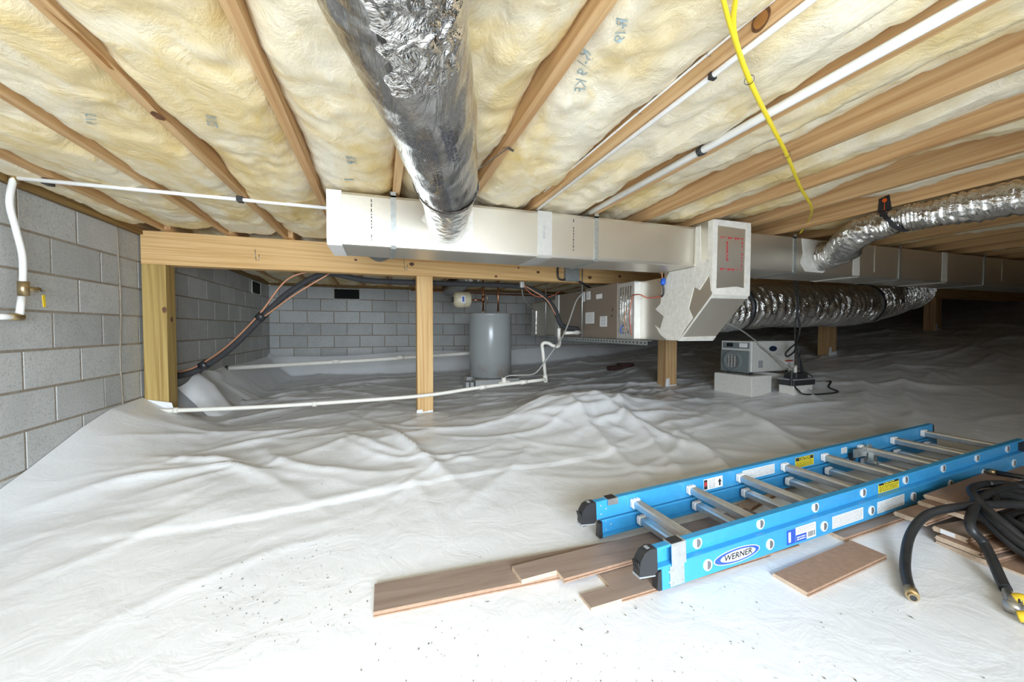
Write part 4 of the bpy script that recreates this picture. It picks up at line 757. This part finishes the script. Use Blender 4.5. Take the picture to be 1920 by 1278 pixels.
for (a, b) in ((-.020, .004), (WL-.004, WL+.020)): MB().prism([(7*RS+.12, HR), (7*RS+.135, HR-.008), (7*RS+.14, -HR), (7*RS+.12, -HR)], lambda u, v, d: LP(u, d, v), a, b).build('end_cap', 'black_plastic', lad)
# aluminium guide brackets
mb = MB(); sb = -.105; wv_ = .03
mb.prism([(.010, HR-.01), (.010, HR+.003), (-.027, HR+.003), (-.0285, HR-.006), (-.0285, -HR+.004), (-.0185, -HR-.004), (-.0185, ZL-HR+.006), (-.0155, ZL-HR+.006), (-.0155, -HR-.002), (-.0255, -HR+.006), (-.0255, HR), (.007, HR), (.007, HR-.01)], lambda u, v, d: LP(d, u, v), sb-wv_, sb+wv_)
gb = mb.build('guide_bracket', 'aluminium', lad); MB().prism([(-.025, HR+.0032), (.009, HR+.0032), (.009, HR+.005), (-.025, HR+.005)], lambda u, v, d: LP(d, u, v), sb-wv_+.004, sb+wv_-.01).build('bracket_pad', 'black_plastic', gb)
mb = MB()
for (ss, zz) in ((-.02, -.055), (.02, -.055), (-.02, -.10), (.02, -.10), (0, .0)): mb.lathe([(.004, 0), (.003, .002), (0, .0025)], LP(sb+ss, -.0188 if zz < 0 else -.0287, zz), -LN, 8)
mb.build('rivets', 'galvanized', gb)
mb = MB(); mb.prism([(WL-.014, HR-.022), (WL-.014, HR+.003), (WL+.026, HR+.003), (WL+.026, HR-.01), (WL+.023, HR-.01), (WL+.023, HR), (WL-.011, HR), (WL-.011, HR-.022)], lambda u, v, d: LP(d, u, v), -.135, -.085); g2 = mb.build('guide_bracket', 'aluminium', lad)
MB().prism([(WL-.01, HR+.0032), (WL+.024, HR+.0032), (WL+.024, HR+.005), (WL-.01, HR+.005)], lambda u, v, d: LP(d, u, v), -.133, -.092).build('bracket_pad', 'black_plastic', g2)
# rung lock on the far rail
mb = MB(); s5 = 5*RS
mb.prism([(s5-.13, -.02), (s5-.04, -.024), (s5-.02, -.035), (s5+.01, -.04), (s5+.028, -.005), (s5+.02, .03), (s5-.005, .034), (s5-.02, .01), (s5-.05, .022), (s5-.13, .024)], lambda u, v, d: LP(u, d, v), WL-.055, WL-.048)
mb.prism([(s5-.03, -.06), (s5+.0, -.075), (s5+.012, -.05), (s5+.0, .02), (s5-.012, .02)], lambda u, v, d: LP(u, d, v), WL-.085, WL-.06); lk = mb.build('rung_lock', 'galvanized', lad)
MB().prism([(s5-.1, -.012), (s5-.075, -.012), (s5-.075, -.05), (s5-.1, -.05)], lambda u, v, d: LP(u, d, v), WL-.03, WL-.01).build('lock_arm', 'black_plastic', lk)
# labels on the outer near face (n) and the inner face of the far rail
def lab(s0, s1, z0, z1, n, mat, name='label', parent=lad, th=.0006): return MB().prism([(s0, z0), (s1, z0), (s1, z1), (s0, z1)], lambda u, v, d: LP(u, n-d, v), 0, th).build(name, mat, parent)
def ell(cs, cz, rs, rz, n, mat, name, parent, th, tilt=0):
    return MB().prism([(cs+rs*math.cos(q), cz+rz*math.sin(q)) for q in np.linspace(0, 2*math.pi, 40)[:-1]], lambda u, v, d: LP(u, n-d, v), 0, th).build(name, mat, parent)
def letters(body, size, s, z, n, mat, parent, bold=0, sx=1.0, shear=0):
    vs, fs = text_polys(body, size, lambda u, v: LP(s+u*sx, n, z+v), bold=bold, shear=shear); return MB().add(vs, fs).build('lettering', mat, parent)
NB = -.0142; cs, cz = OS+.46*RS, ZL
lg = ell(cs, cz, .112, .027, NB, 'label_white', 'logo_oval', lad, .0006)
l2 = ell(cs, cz, .108, .0245, NB-.0006, 'logo_blue', 'logo_field', lg, .0004); ell(cs+.004, cz, .085, .0185, NB-.001, 'label_white', 'logo_panel', lg, .0004)
letters('WERNER', .030, cs+.003, cz, NB-.0016, 'ink_black', lg, .0009, 1.12, .12)
def textlines(s0, s1, z0, z1, n, rows, parent, mat='ink_grey', fill=.55):
    mb = MB(); rr = random.Random(int(s0*1000))
    for k in range(rows):
        zz = z0+(z1-z0)*(k+.6)/(rows+.3); x = s0+.004; h = (z1-z0)/rows*.42
        while x < s1-.006:
            L = min(rr.uniform(.004, .014), s1-.004-x); mb.prism([(x, zz-h/2), (x+L, zz-h/2), (x+L, zz+h/2), (x, zz+h/2)], lambda u, v, d: LP(u, n-d, v), 0, .0003); x += L+rr.uniform(.0015, .004)
    return mb.build('fine_print', mat, parent)
b1 = lab(OS+1.30*RS, OS+1.46*RS, ZL-.028, ZL+.028, NB, 'logo_blue'); lab(OS+1.33*RS, OS+1.37*RS, ZL-.02, ZL+.02, NB-.0006, 'label_white', 'label_icon', b1, .0003)
b2 = lab(OS+1.46*RS, OS+1.84*RS, ZL-.028, ZL+.030, NB, 'label_white'); lab(OS+1.462*RS, OS+1.66*RS, ZL-.028, ZL+.0, NB-.0006, 'logo_blue', 'label_block', b2, .0004); textlines(OS+1.48*RS, OS+1.82*RS, ZL+.006, ZL+.028, NB-.0006, 3, b2)
textlines(OS+1.47*RS, OS+1.65*RS, ZL-.024, ZL-.004, NB-.001, 2, b2, 'label_white')
mb = MB(); x = OS+1.69*RS
while x < OS+1.82*RS: L = random.choice([.001, .002, .003]); mb.prism([(x, ZL-.022), (x+L, ZL-.022), (x+L, ZL-.001), (x, ZL-.001)], lambda u, v, d: LP(u, NB-.0006-d, v), 0, .0003); x += L+.0018
mb.build('barcode', 'ink_black', b2)
for (k0, k1) in ((2.17, 2.82), (3.14, 3.78)):
    q = lab(OS+k0*RS, OS+k1*RS, ZL-.024, ZL+.026, NB, 'label_white'); textlines(OS+k0*RS, OS+k1*RS, ZL-.022, ZL+.024, NB-.0006, 8, q)
def caution(s0, s1, z0, z1, n):
    q = lab(s0, s1, z0, z1, n, 'label_yellow'); zm = z0+(z1-z0)*.64; lab(s0+.003, s1-.003, zm, z1-.002, n-.0006, 'ink_black', 'label_band', q, .0003)
    letters('CAUTION', (z1-zm)*.95, (s0+s1)/2, (zm+z1)/2-.001, n-.0012, 'label_yellow', q, .0006, 1.0); textlines(s0+.003, s1-.003, z0+.002, zm-.002, n-.0006, 4, q, 'ink_black')
caution(3.35*RS, 3.84*RS, -.026, .024, -.0008); NF = WL-.0045
textlines_ = None
caution(3.30*RS, 3.76*RS, -.028, .026, NF)
q = lab(2.08*RS, 2.80*RS, -.024, .024, NF, 'label_white'); textlines(2.08*RS, 2.80*RS, -.022, .022, NF-.0006, 7, q)
q = lab(1.28*RS, 1.66*RS, -.026, .026, NF, 'label_white'); lab(1.285*RS, 1.35*RS, -.022, .022, NF-.0006, 'ink_black', 'label_band', q, .0003); ell(1.317*RS, .002, .0085, .012, NF-.001, 'label_red', 'red_oval', q, .0003); textlines(1.37*RS, 1.53*RS, -.022, .022, NF-.0006, 7, q)
sa = 1.60*RS; MB().prism([(sa-.012, .0), (sa, .016), (sa+.012, .0), (sa+.005, .0), (sa+.005, -.018), (sa-.005, -.018), (sa-.005, .0)], lambda u, v, d: LP(u, NF-.0006-d, v), 0, .0004).build('arrow_mark', 'ink_black', q)
q = lab(4.50*RS, 4.66*RS, -.01, .022, NF, 'label_white'); textlines(4.50*RS, 4.66*RS, -.008, .02, NF-.0006, 4, q)
# ================================================================ FLOORING BOARDS
BOARDS = []
def support(x, y, mg=0.0):
    best = -9
    for (ox, oy, c, s, L, W, zt_, tilt, n) in BOARDS:
        u = (x-ox)*c+(y-oy)*s; v = -(x-ox)*s+(y-oy)*c
        if -mg < u < L+mg and -mg < v < W+mg: best = max(best, zt_+tilt*u)
    return best
def board(origin, heading, L, W, z0, label, T=.016, notch=None, tops='plank_top', tilt=0.0, roll=0.0, endlabel=None):
    c, s = math.cos(heading), math.sin(heading); o = Vector((origin[0], origin[1], z0))
    def fn(x, y, z): return (o.x+c*x-s*y, o.y+s*x+c*y, z0+z+tilt*x+roll*y)
    BOARDS.append((o.x, o.y, c, s, L, W, z0+T, tilt, 0))
    mb = MB()
    def bar(x0, x1, y0, y1, groove=True):
        g = .005
        pr = [(y0, 0), (y0, T*.30), (y0+g, T*.34), (y0+g, T*.62), (y0, T*.66), (y0, T-.0015), (y0+.0015, T), (y1-.0015, T), (y1, T-.0015), (y1, T*.66), (y1+g*.8, T*.6), (y1+g*.8, T*.36), (y1, T*.30), (y1, 0)] if groove else [(y0, 0), (y0, T), (y1, T), (y1, 0)]
        n = len(pr); b = len(mb.f); mb.prism(pr, lambda u, v, d: fn(d, u, v), x0, x1)
        for i in range(b, len(mb.f)): mb.mi[i] = 1 if i < b+2 or not groove else 2
        ti = [i for i in range(n) if pr[i][1] == T and pr[(i+1) % n][1] == T][0]; mb.mi[b+2+ti] = 0
    if notch: nl, nw0, nw1 = notch; bar(0, nl, nw0, nw1, False); bar(nl, L, 0, W)
    else: bar(0, L, 0, W)
    ob = mb.build('flooring_board', [tops, 'plank_core', 'plank_back'], label=label, cat='board', group='loose flooring boards on the sheet'); return ob, fn
def hdg(a, b): return math.atan2(b.y-a.y, b.x-a.x)
zf = .022
a = onz(700, 1157, zf); b = onz(1055, 1084, zf); h1 = hdg(a, b)
board(a, h1, 1.25, .142, zf-.004, 'long smooth brown flooring board with one end lying clear of the ladder', .020)
a2 = onz(1058, 1094, .037); h2 = hdg(a2, onz(1205, 1052, .037))
c2_, s2_ = math.cos(h2), math.sin(h2); o2 = a2-Vector((c2_*.135, s2_*.135, 0))
board(o2, h2, 1.2, .135, .038, 'notched brown flooring board lying on the long board, running under the ladder', .016, (.135, .052, .135))
a3 = onz(1108, 1144, zf); h3 = hdg(a3, onz(1400, 1062, zf))
board(a3, h3, .95, .14, .017, 'brown flooring board with a corner notch, under the ladder boots', .013, (.115, 0, .068), tilt=.020)
a4 = onz(1515, 1113, .04); b4 = onz(1663, 1047, .05); e4 = onz(1448, 1076, .04)
h4 = hdg(a4, b4); L4 = math.hypot(b4.x-a4.x, b4.y-a4.y)
board(a4, h4, L4, (e4-a4).length, hz(a4.x, a4.y+.06)-.002, 'short plain tan brown flooring offcut lying alone beside the ladder', .016, None, 'plank_back', tilt=(hz(b4.x, b4.y+.06)-hz(a4.x, a4.y+.06))/L4)
for i, (x, y, hdd, L, W, tp, lb_) in enumerate([(1.66, 1.18, 6, .52, .13, 'plank_back', 'rough backed flooring board seen between the middle rungs of the ladder'), (2.2, 1.24, -1, 1.0, .13, 'plank_top', 'brown flooring board seen between the upper rungs of the ladder'),
                                         (1.64, 1.385, 14, .8, .06, 'plank_core', 'pale narrow flooring strip slanting under the ladder rungs'), (2.35, 1.072, 1, .95, .13, 'plank_back', 'flooring board peeking out below the ladder rail near the board stack'), (1.75, 1.062, 1.5, .58, .13, 'plank_top', 'flooring board end peeking out under the middle of the ladder rail')]):
    hr = math.radians(hdd); my = y+W/2*math.cos(hr); za, ze = hz(x, my), hz(x+L*math.cos(hr), my+L*math.sin(hr))
    board((x, y), hr, L, W, za-.001, lb_, .016, None, tp, tilt=(ze-za)/L)
# the stack beside the ladder
def stack_board(p0, p1, pl_, z, L, label, tp='plank_back', T=.018, sh=0.0):
    a, b, c = onz(*p0, z), onz(*p1, z), onz(*pl_, z); h = hdg(a, c); W = abs((b-a).x*-math.sin(h)+(b-a).y*math.cos(h)); W = min(max(W, .10), .145)
    sgn = (b-a).x*-math.sin(h)+(b-a).y*math.cos(h); o = a if sgn > 0 else a+Vector((math.sin(h)*W, -math.cos(h)*W, 0))
    o = o+Vector((math.sin(h)*sh, -math.cos(h)*sh, 0)); return board(o, h, L, W, z-T, label, T, None, tp)
stack_board((1716, 921), (1790, 946), (1845, 876), .175, .62, 'topmost flooring board of the stack, a hose end lying on it', sh=.03)
stack_board((1722, 938), (1800, 968), (1870, 905), .155, .6, 'second board of the stack, just under the topmost one', T=.018)
stack_board((1677, 958), (1748, 968), (1800, 920), .135, .6, 'stack board with its corner sticking out under the ladder rail')
_, fn_st = stack_board((1750, 985), (1830, 1000), (1900, 955), .112, .6, 'flooring board in the stack carrying a small white sticker', 'plank_top', .02)
stack_board((1755, 1003), (1840, 1035), (1900, 975), .09, .6, 'flooring board low in the stack below the one with the sticker')
_, fnb = stack_board((1755, 1013), (1822, 1062), (1880, 985), .066, .6, 'flooring board near the bottom of the stack turned at an angle', 'plank_top', .02)
stack_board((1850, 1050), (1900, 1072), (1960, 1020), .05, .5, 'lowest flooring board under the black hose coil', 'plank_back', .02)
MB().prism([(.035, .002), (.078, .002), (.078, .019), (.035, .019)], lambda u, v, d: fn_st(.001-d, u, v), 0, .002).build('sticker', 'label_white', label='small white sticker on a stack board edge', cat='sticker')
# ================================================================ HOSE
def zt(pts): return [onz(x, y, z) for x, y, z in pts]
def lay(P, r, layer=0.0, win=5):
    sup = [max(hz(p.x, p.y), support(p.x, p.y, r*.9))+r for p in P]; n = len(P)
    mx = [max(sup[max(0, i-win):i+win+1]) for i in range(n)]; sm_ = [sum(mx[max(0, i-win):i+win+1])/len(mx[max(0, i-win):i+win+1]) for i in range(n)]
    return [Vector((p.x, p.y, max(sm_[i], sup[i])+layer)) for i, p in enumerate(P)]
def over(P, r, win=6):
    n = len(P); q = [max(p.z, max(hz(p.x, p.y), support(p.x, p.y, r*.9))+r-.001) for p in P]
    z = [max(q[max(0, i-win):i+win+1]) for i in range(n)]
    for _ in range(2): z = [sum(z[max(0, i-win):i+win+1])/len(z[max(0, i-win):i+win+1]) for i in range(n)]
    return [Vector((p.x, p.y, max(z[i], q[i]))) for i, p in enumerate(P)]
hs = thing('black_hose', onz(1800, 1000, .03), 'thick black rubber hose coiled over the board stack with a metal end', 'hose')
lpA = zt([(1709, 1116, .042), (1700, 1090, .043), (1697, 1060, .05), (1706, 1020, .08), (1735, 980, .14), (1785, 956, .19), (1850, 946, .205), (1930, 948, .205), (2010, 975, .20)])
cc = onz(2005, 1022, .10); coil = []
def circ(cx, cy, r, z, a0, a1, n=14, wob=0): return [Vector((cx+r*math.cos(math.radians(a0+(a1-a0)*i/n)), cy+r*.86*math.sin(math.radians(a0+(a1-a0)*i/n)), z+wob*math.sin(i*1.3))) for i in range(n+1)]
PA_ = over(catmull(lpA, 10), .0155); MB().tube(PA_, .0155, 16).build('hose_run', 'black_rubber', hs)
lpB = zt([(1886, 1104, .055), (1872, 1088, .052), (1845, 1050, .06), (1822, 1005, .14), (1820, 975, .18), (1838, 940, .20), (1885, 915, .215), (1960, 905, .215), (2040, 930, .20)])
MB().tube(over(catmull(lpB, 10), .0155), .0155, 16).build('hose_run', 'black_rubber', hs)
for j, (dx, r, ly) in enumerate(((0, .27, 0), (.03, .235, 0), (-.02, .255, .032), (.05, .20, 0), (.03, .275, .034), (.06, .165, 0), (.05, .30, .0), (.07, .22, .033))):
    cp0 = circ(cc.x+dx+.02, cc.y+.02*math.sin(j*2), r, 0, j*20, j*20+360, 72); MB().tube(lay(cp0, .0148, ly, 4), .0148, 14).build('hose_loop', 'black_rubber', hs)
e = PA_[0]; dv = (PA_[0]-PA_[3]).normalized(); MB().cyl(e-dv*.02, e+dv*.018, .0175, 16).cyl(e+dv*.014, e+dv*.03, .012, 16).build('ferrule', 'brass', hs); MB().cyl(e+dv*.03, e+dv*.031, .009, 12).build('ferrule_bore', 'black_rubber', hs)
pe = thing('hose_wand', onz(1855, 882, .195), 'black hose end with brass tip lying on the topmost stack board', 'hose end'); A_, B_ = onz(1852, 883, .19), onz(1945, 899, .195)
MB().cyl(A_+(B_-A_)*.16, B_, .0125, 12).build('grip', 'black_rubber', pe); MB().cyl(A_, A_+(B_-A_)*.18, .014, 12).cyl(A_-(B_-A_)*.02, A_+(B_-A_)*.05, .010, 12).build('tip', 'brass', pe)
tl = thing('hand_tool', onz(1912, 1140, .03), 'yellow and black hand tool lying against the hose end', 'tool')
for (x, y, x2, y2) in ((1900, 1120, 1935, 1132), (1908, 1155, 1945, 1165)):
    A_, B_ = onz(x, y, .056), onz(x2, y2, .058); MB().tube(catmull([A_, (A_+B_)/2+Vector((0, 0, .004)), B_], 5), lambda t: .014+.003*math.sin(t*3), 12).build('handle', 'yellow_plastic', tl); MB().tube([A_+(B_-A_)*.35, A_+(B_-A_)*.6], .018, 12).build('grip_band', 'black_plastic', tl)
A_ = onz(1900, 1138, .052); MB().lathe([(0, -.016), (.02, -.016), (.022, 0), (.02, .016), (0, .016)], A_, (0.3, .2, 1), 14).build('joint', 'steel', tl); MB().tube(zt([(1900, 1138, .052), (1894, 1122, .055), (1888, 1108, .055)]), .012, 10).build('jaw', 'steel', tl)
# ================================================================ DEHUMIDIFIER
DC = Vector((3.38, 2.89, 0)); da = math.radians(5); dL = Vector((math.cos(da), math.sin(da), 0)); dW = Vector((-math.sin(da), math.cos(da), 0)); DZ0, DZ1 = .486, .785; DLn, DWd = .65, .33
def DP(x, y, z): return DC+dL*x+dW*y+Vector((0, 0, z))
def dbox(x0, x1, y0, y1, z0, z1, name, mat, parent, **kw):
    bm = bmesh.new(); bmesh.ops.create_cube(bm, size=1)
    for v in bm.verts: v.co = DP(x0+(v.co.x+.5)*(x1-x0), y0+(v.co.y+.5)*(y1-y0), z0+(v.co.z+.5)*(z1-z0))
    bmesh.ops.bevel(bm, geom=bm.edges[:], offset=min(.004, (x1-x0)/3, (y1-y0)/3, (z1-z0)/3), segments=1, affect='EDGES'); return MB().bm(bm).build(name, mat, parent, **kw)
dh = thing('dehumidifier', DP(.3, .16, DZ0), 'white and grey crawl space dehumidifier with round grille, raised on white foam', 'dehumidifier')
dbox(0, DLn, 0, DWd, DZ0, DZ1, 'casing', 'dehu_white', dh)
fp = dbox(-.016, 0, .015, DWd-.004, DZ0-.01, DZ0+.205, 'front_panel', 'dehu_grey', dh)
fnE = lambda x: (lambda u, v, d: DP(x-d, u, v)); gc = (.19, DZ0+.10)
MB().lathe([(.105, 0), (.105, .010), (.101, .013), (.072, .013), (.068, .010), (.068, 0)], DP(-.016, gc[0], gc[1]), -dL, 40).build('fan_ring', 'dehu_grey', fp)
MB().prism([(gc[0]+.069*math.cos(q), gc[1]+.069*math.sin(q)) for q in np.linspace(0, 2*math.pi, 32)[:-1]], fnE(-.0155), 0, .0015).build('fan_filter', 'black_plastic', fp)
mb = MB()
for k in range(-4, 5):
    hw_ = math.sqrt(max(.067**2-(k*.015)**2, 0)); mb.prism([(gc[0]-hw_, gc[1]+k*.015-.002), (gc[0]+hw_, gc[1]+k*.015-.002), (gc[0]+hw_, gc[1]+k*.015+.002), (gc[0]-hw_, gc[1]+k*.015+.002)], fnE(-.024), 0, .004)
for k in range(-1, 2): hw_ = math.sqrt(.067**2-(k*.034)**2); mb.prism([(gc[0]+k*.034-.002, gc[1]-hw_), (gc[0]+k*.034+.002, gc[1]-hw_), (gc[0]+k*.034+.002, gc[1]+hw_), (gc[0]+k*.034-.002, gc[1]+hw_)], fnE(-.0235), 0, .004)
mb.build('grille', 'dehu_white', fp)
cp_ = dbox(-.006, 0, .02, DWd-.02, DZ0+.225, DZ1-.015, 'control_panel', 'dehu_grey', dh); dbox(-.009, -.005, .195, .265, DZ0+.24, DZ1-.022, 'display', 'hole_black', cp_); dbox(-.009, -.005, .04, .125, DZ0+.237, DZ1-.02, 'sticker', 'label_white', cp_)
fnS = lambda u, v, d: DP(u, -d, v)
lg = MB().prism([(.31+.058*math.cos(q), DZ1-.075+.027*math.sin(q)) for q in np.linspace(0, 2*math.pi, 30)[:-1]], fnS, 0, .002).build('logo_badge', 'ink_black', dh, label='dark blue oval badge'); lg.data.materials[0] = M['navy']
dbox(.10, .165, -.001, .001, DZ0+.04, DZ0+.11, 'rating_label', 'ink_grey', dh); dbox(.50, .63, -.001, .001, DZ0+.09, DZ0+.104, 'warning_strip', 'label_red', dh); dbox(.50, .63, -.001, .001, DZ0+.02, DZ0+.088, 'warning_label', 'label_white', dh)
dbox(.022, .024, -.001, .001, DZ0, DZ1, 'panel_seam', 'ink_grey', dh)
for (x, y) in ((.05, .04), (.05, .28), (.6, .04), (.6, .28)): MB().cyl(DP(x, y, DZ0-.034), DP(x, y, DZ0+.002), .016, 10).build('foot', 'black_rubber', dh)
zg = hz(3.4, 2.9)-.04
dbox(-.075, .21, -.06, .35, zg, DZ0-.03, 'foam_block', 'foam_white', None, label='white foam block under the grille end of the dehumidifier', cat='block', group='foam blocks under the dehumidifier')
dbox(.42, .70, -.085, .35, zg, DZ0-.03, 'foam_block', 'foam_white', None, label='white foam block under the cord end of the dehumidifier', cat='block', group='foam blocks under the dehumidifier')
pm = thing('condensate_pump', DP(.40, -.17, .37), 'small black condensate pump with a white hose in front of the dehumidifier', 'pump')
dbox(.22, .54, -.26, -.105, .375, .425, 'reservoir', 'black_plastic', pm); dbox(.22, .54, -.262, -.103, .425, .437, 'rim', 'ink_grey', pm); dbox(.29, .46, -.24, -.12, .437, .49, 'motor_cover', 'black_plastic', pm); dbox(.205, .225, -.25, -.23, .375, .52, 'bracket', 'black_plastic', pm); dbox(.24, .52, -.25, -.11, zg, .376, 'riser_block', 'foam_white', pm)
MB().tube(catmull([DP(.37, -.18, .485), DP(.37, -.18, .53), DP(.41, -.16, .545), DP(.45, -.12, .52), DP(.47, -.06, .49)], 6), .014, 10).build('white_hose', 'white_pvc', pm)
MB().tube(catmull([DP(.25, -.2, .42), DP(.25, -.28, .34), DP(.27, -.32, hz(3.7, 2.6)+.015), DP(.42, -.38, hz(3.8, 2.55)+.01), DP(.60, -.42, hz(4.0, 2.55)+.01), DP(.72, -.28, hz(4.1, 2.65)+.01), DP(.86, -.22, hz(4.25, 2.75)+.01), DP(.77, -.14, .34), DP(.745, -.11, .43), DP(.69, -.03, .49), DP(.648, .03, .52)], 8), .0075, 8).build('power_cord', 'black_rubber', pm)
MB().tube(catmull([(2.406, 2.50, 1.02), (2.9, 2.64, .92), DP(.0, -.02, DZ1+.02), DP(.09, -.03, DZ1-.05), DP(.20, -.04, .67), DP(.33, -.10, .56), DP(.37, -.17, .49)], 8), .007, 8).build('clear_hose', 'clear_tube', label='clear drain tube slanting from the duct elbow down to the black pump', cat='hose')
ct = DP(.66, -.02, 0)
cpts = [Vector((ony(1495, 527, 2.606).x, 2.604, 1.352)), ony(1495, 533, 2.66), ony(1497, 560, 2.70), ony(1496, 590, 2.70), ony(1500, 615, 2.70), ony(1494, 640, 2.70), ony(1482, 652, 2.70), ony(1473, 662, 2.70), ony(1476, 668, 2.70), ony(1488, 660, 2.70), ony(1496, 645, 2.70), ony(1498, 665, 2.70), ony(1500, 690, 2.70), ony(1505, 697, 2.70), ony(1502, 682, 2.70), ony(1492, 650, 2.70)]
MB().tube(catmull(cpts, 7), .008, 8).build('power_cord', 'black_rubber', label='looped black power cord hanging beside the dehumidifier from the ducts', cat='cord')
MB().tube(catmull([Vector((ony(1489, 527, 2.606).x, 2.604, 1.352)), ony(1489, 533, 2.64), ony(1494, 570, 2.675), ony(1491, 610, 2.675), ony(1490, 640, 2.675)], 7), .005, 8).build('power_cord', 'black_rubber', label='thin straight black cord hanging down behind the looped cord', cat='cord')
# bricks by the post
q = onz(1170, 696, hz(3.5, 5.1)); 
for i, (dx, dy, rz, lb_) in enumerate(((-.12, 0, .2, 'dark red brick lying flat on the sheet near the elbow post'), (.12, .08, -.15, 'second dark red brick, lying aslant beside the first'))):
    R_ = Matrix.Rotation(rz, 3, 'Z'); x, y = 3.45+dx, 5.15+dy; bm = bmesh.new(); bmesh.ops.create_cube(bm, size=1)
    for v in bm.verts: v.co = R_@Vector((v.co.x*.24, v.co.y*.10, v.co.z*.065))+Vector((x, y, hz(x, y)+.03))
    bmesh.ops.bevel(bm, geom=bm.edges[:], offset=.005, segments=1, affect='EDGES'); MB().bm(bm).build('brick', 'brick_red', label=lb_, cat='brick')
# scraps littering the sheet
mb = MB(); rs = random.Random(4)
def scrap(x, y, s):
    if support(x, y, .02) > -1: return
    z = hz(x, y)+.0008; a = rs.uniform(0, 6.28); l = s*rs.uniform(.6, 2.2); w_ = s*rs.uniform(.25, .6); c, q = math.cos(a), math.sin(a)
    mb.add([(x+c*l, y+q*l, z), (x-q*w_, y+c*w_, z+.002), (x-c*l, y-q*l, z+.001), (x+q*w_, y-c*w_, z)], [(0, 1, 2, 3)])
for i in range(420):
    cl = rs.choice([(560, 1080, 70), (430, 1120, 60), (500, 1170, 60), (640, 1130, 60), (900, 1200, 120), (1050, 1230, 140), (600, 1000, 90), (1250, 1170, 90), (1500, 1200, 140), (1200, 1250, 120), (800, 1230, 100)])
    q = onz(rs.gauss(cl[0], cl[2]), min(1277, rs.gauss(cl[1], cl[2]*.5)), .02)
    if q.y > .4: scrap(q.x, q.y, rs.uniform(.0008, .0028))
for (x, y) in [(265, 878), (567, 845), (1093, 847), (1225, 890), (421, 965), (573, 1113), (528, 1163), (518, 1131), (413, 1105), (419, 1120), (1370, 1203), (1455, 1272), (1708, 1163), (1279, 1130), (804, 1207), (914, 1128), (1090, 1180), (1140, 1185)]:
    q = onz(x, y, .02); scrap(q.x, q.y, .005)
mb.build('debris', 'scrap', label='tiny dark leaf and bark scraps scattered over the white sheet', cat='debris', kind='stuff')
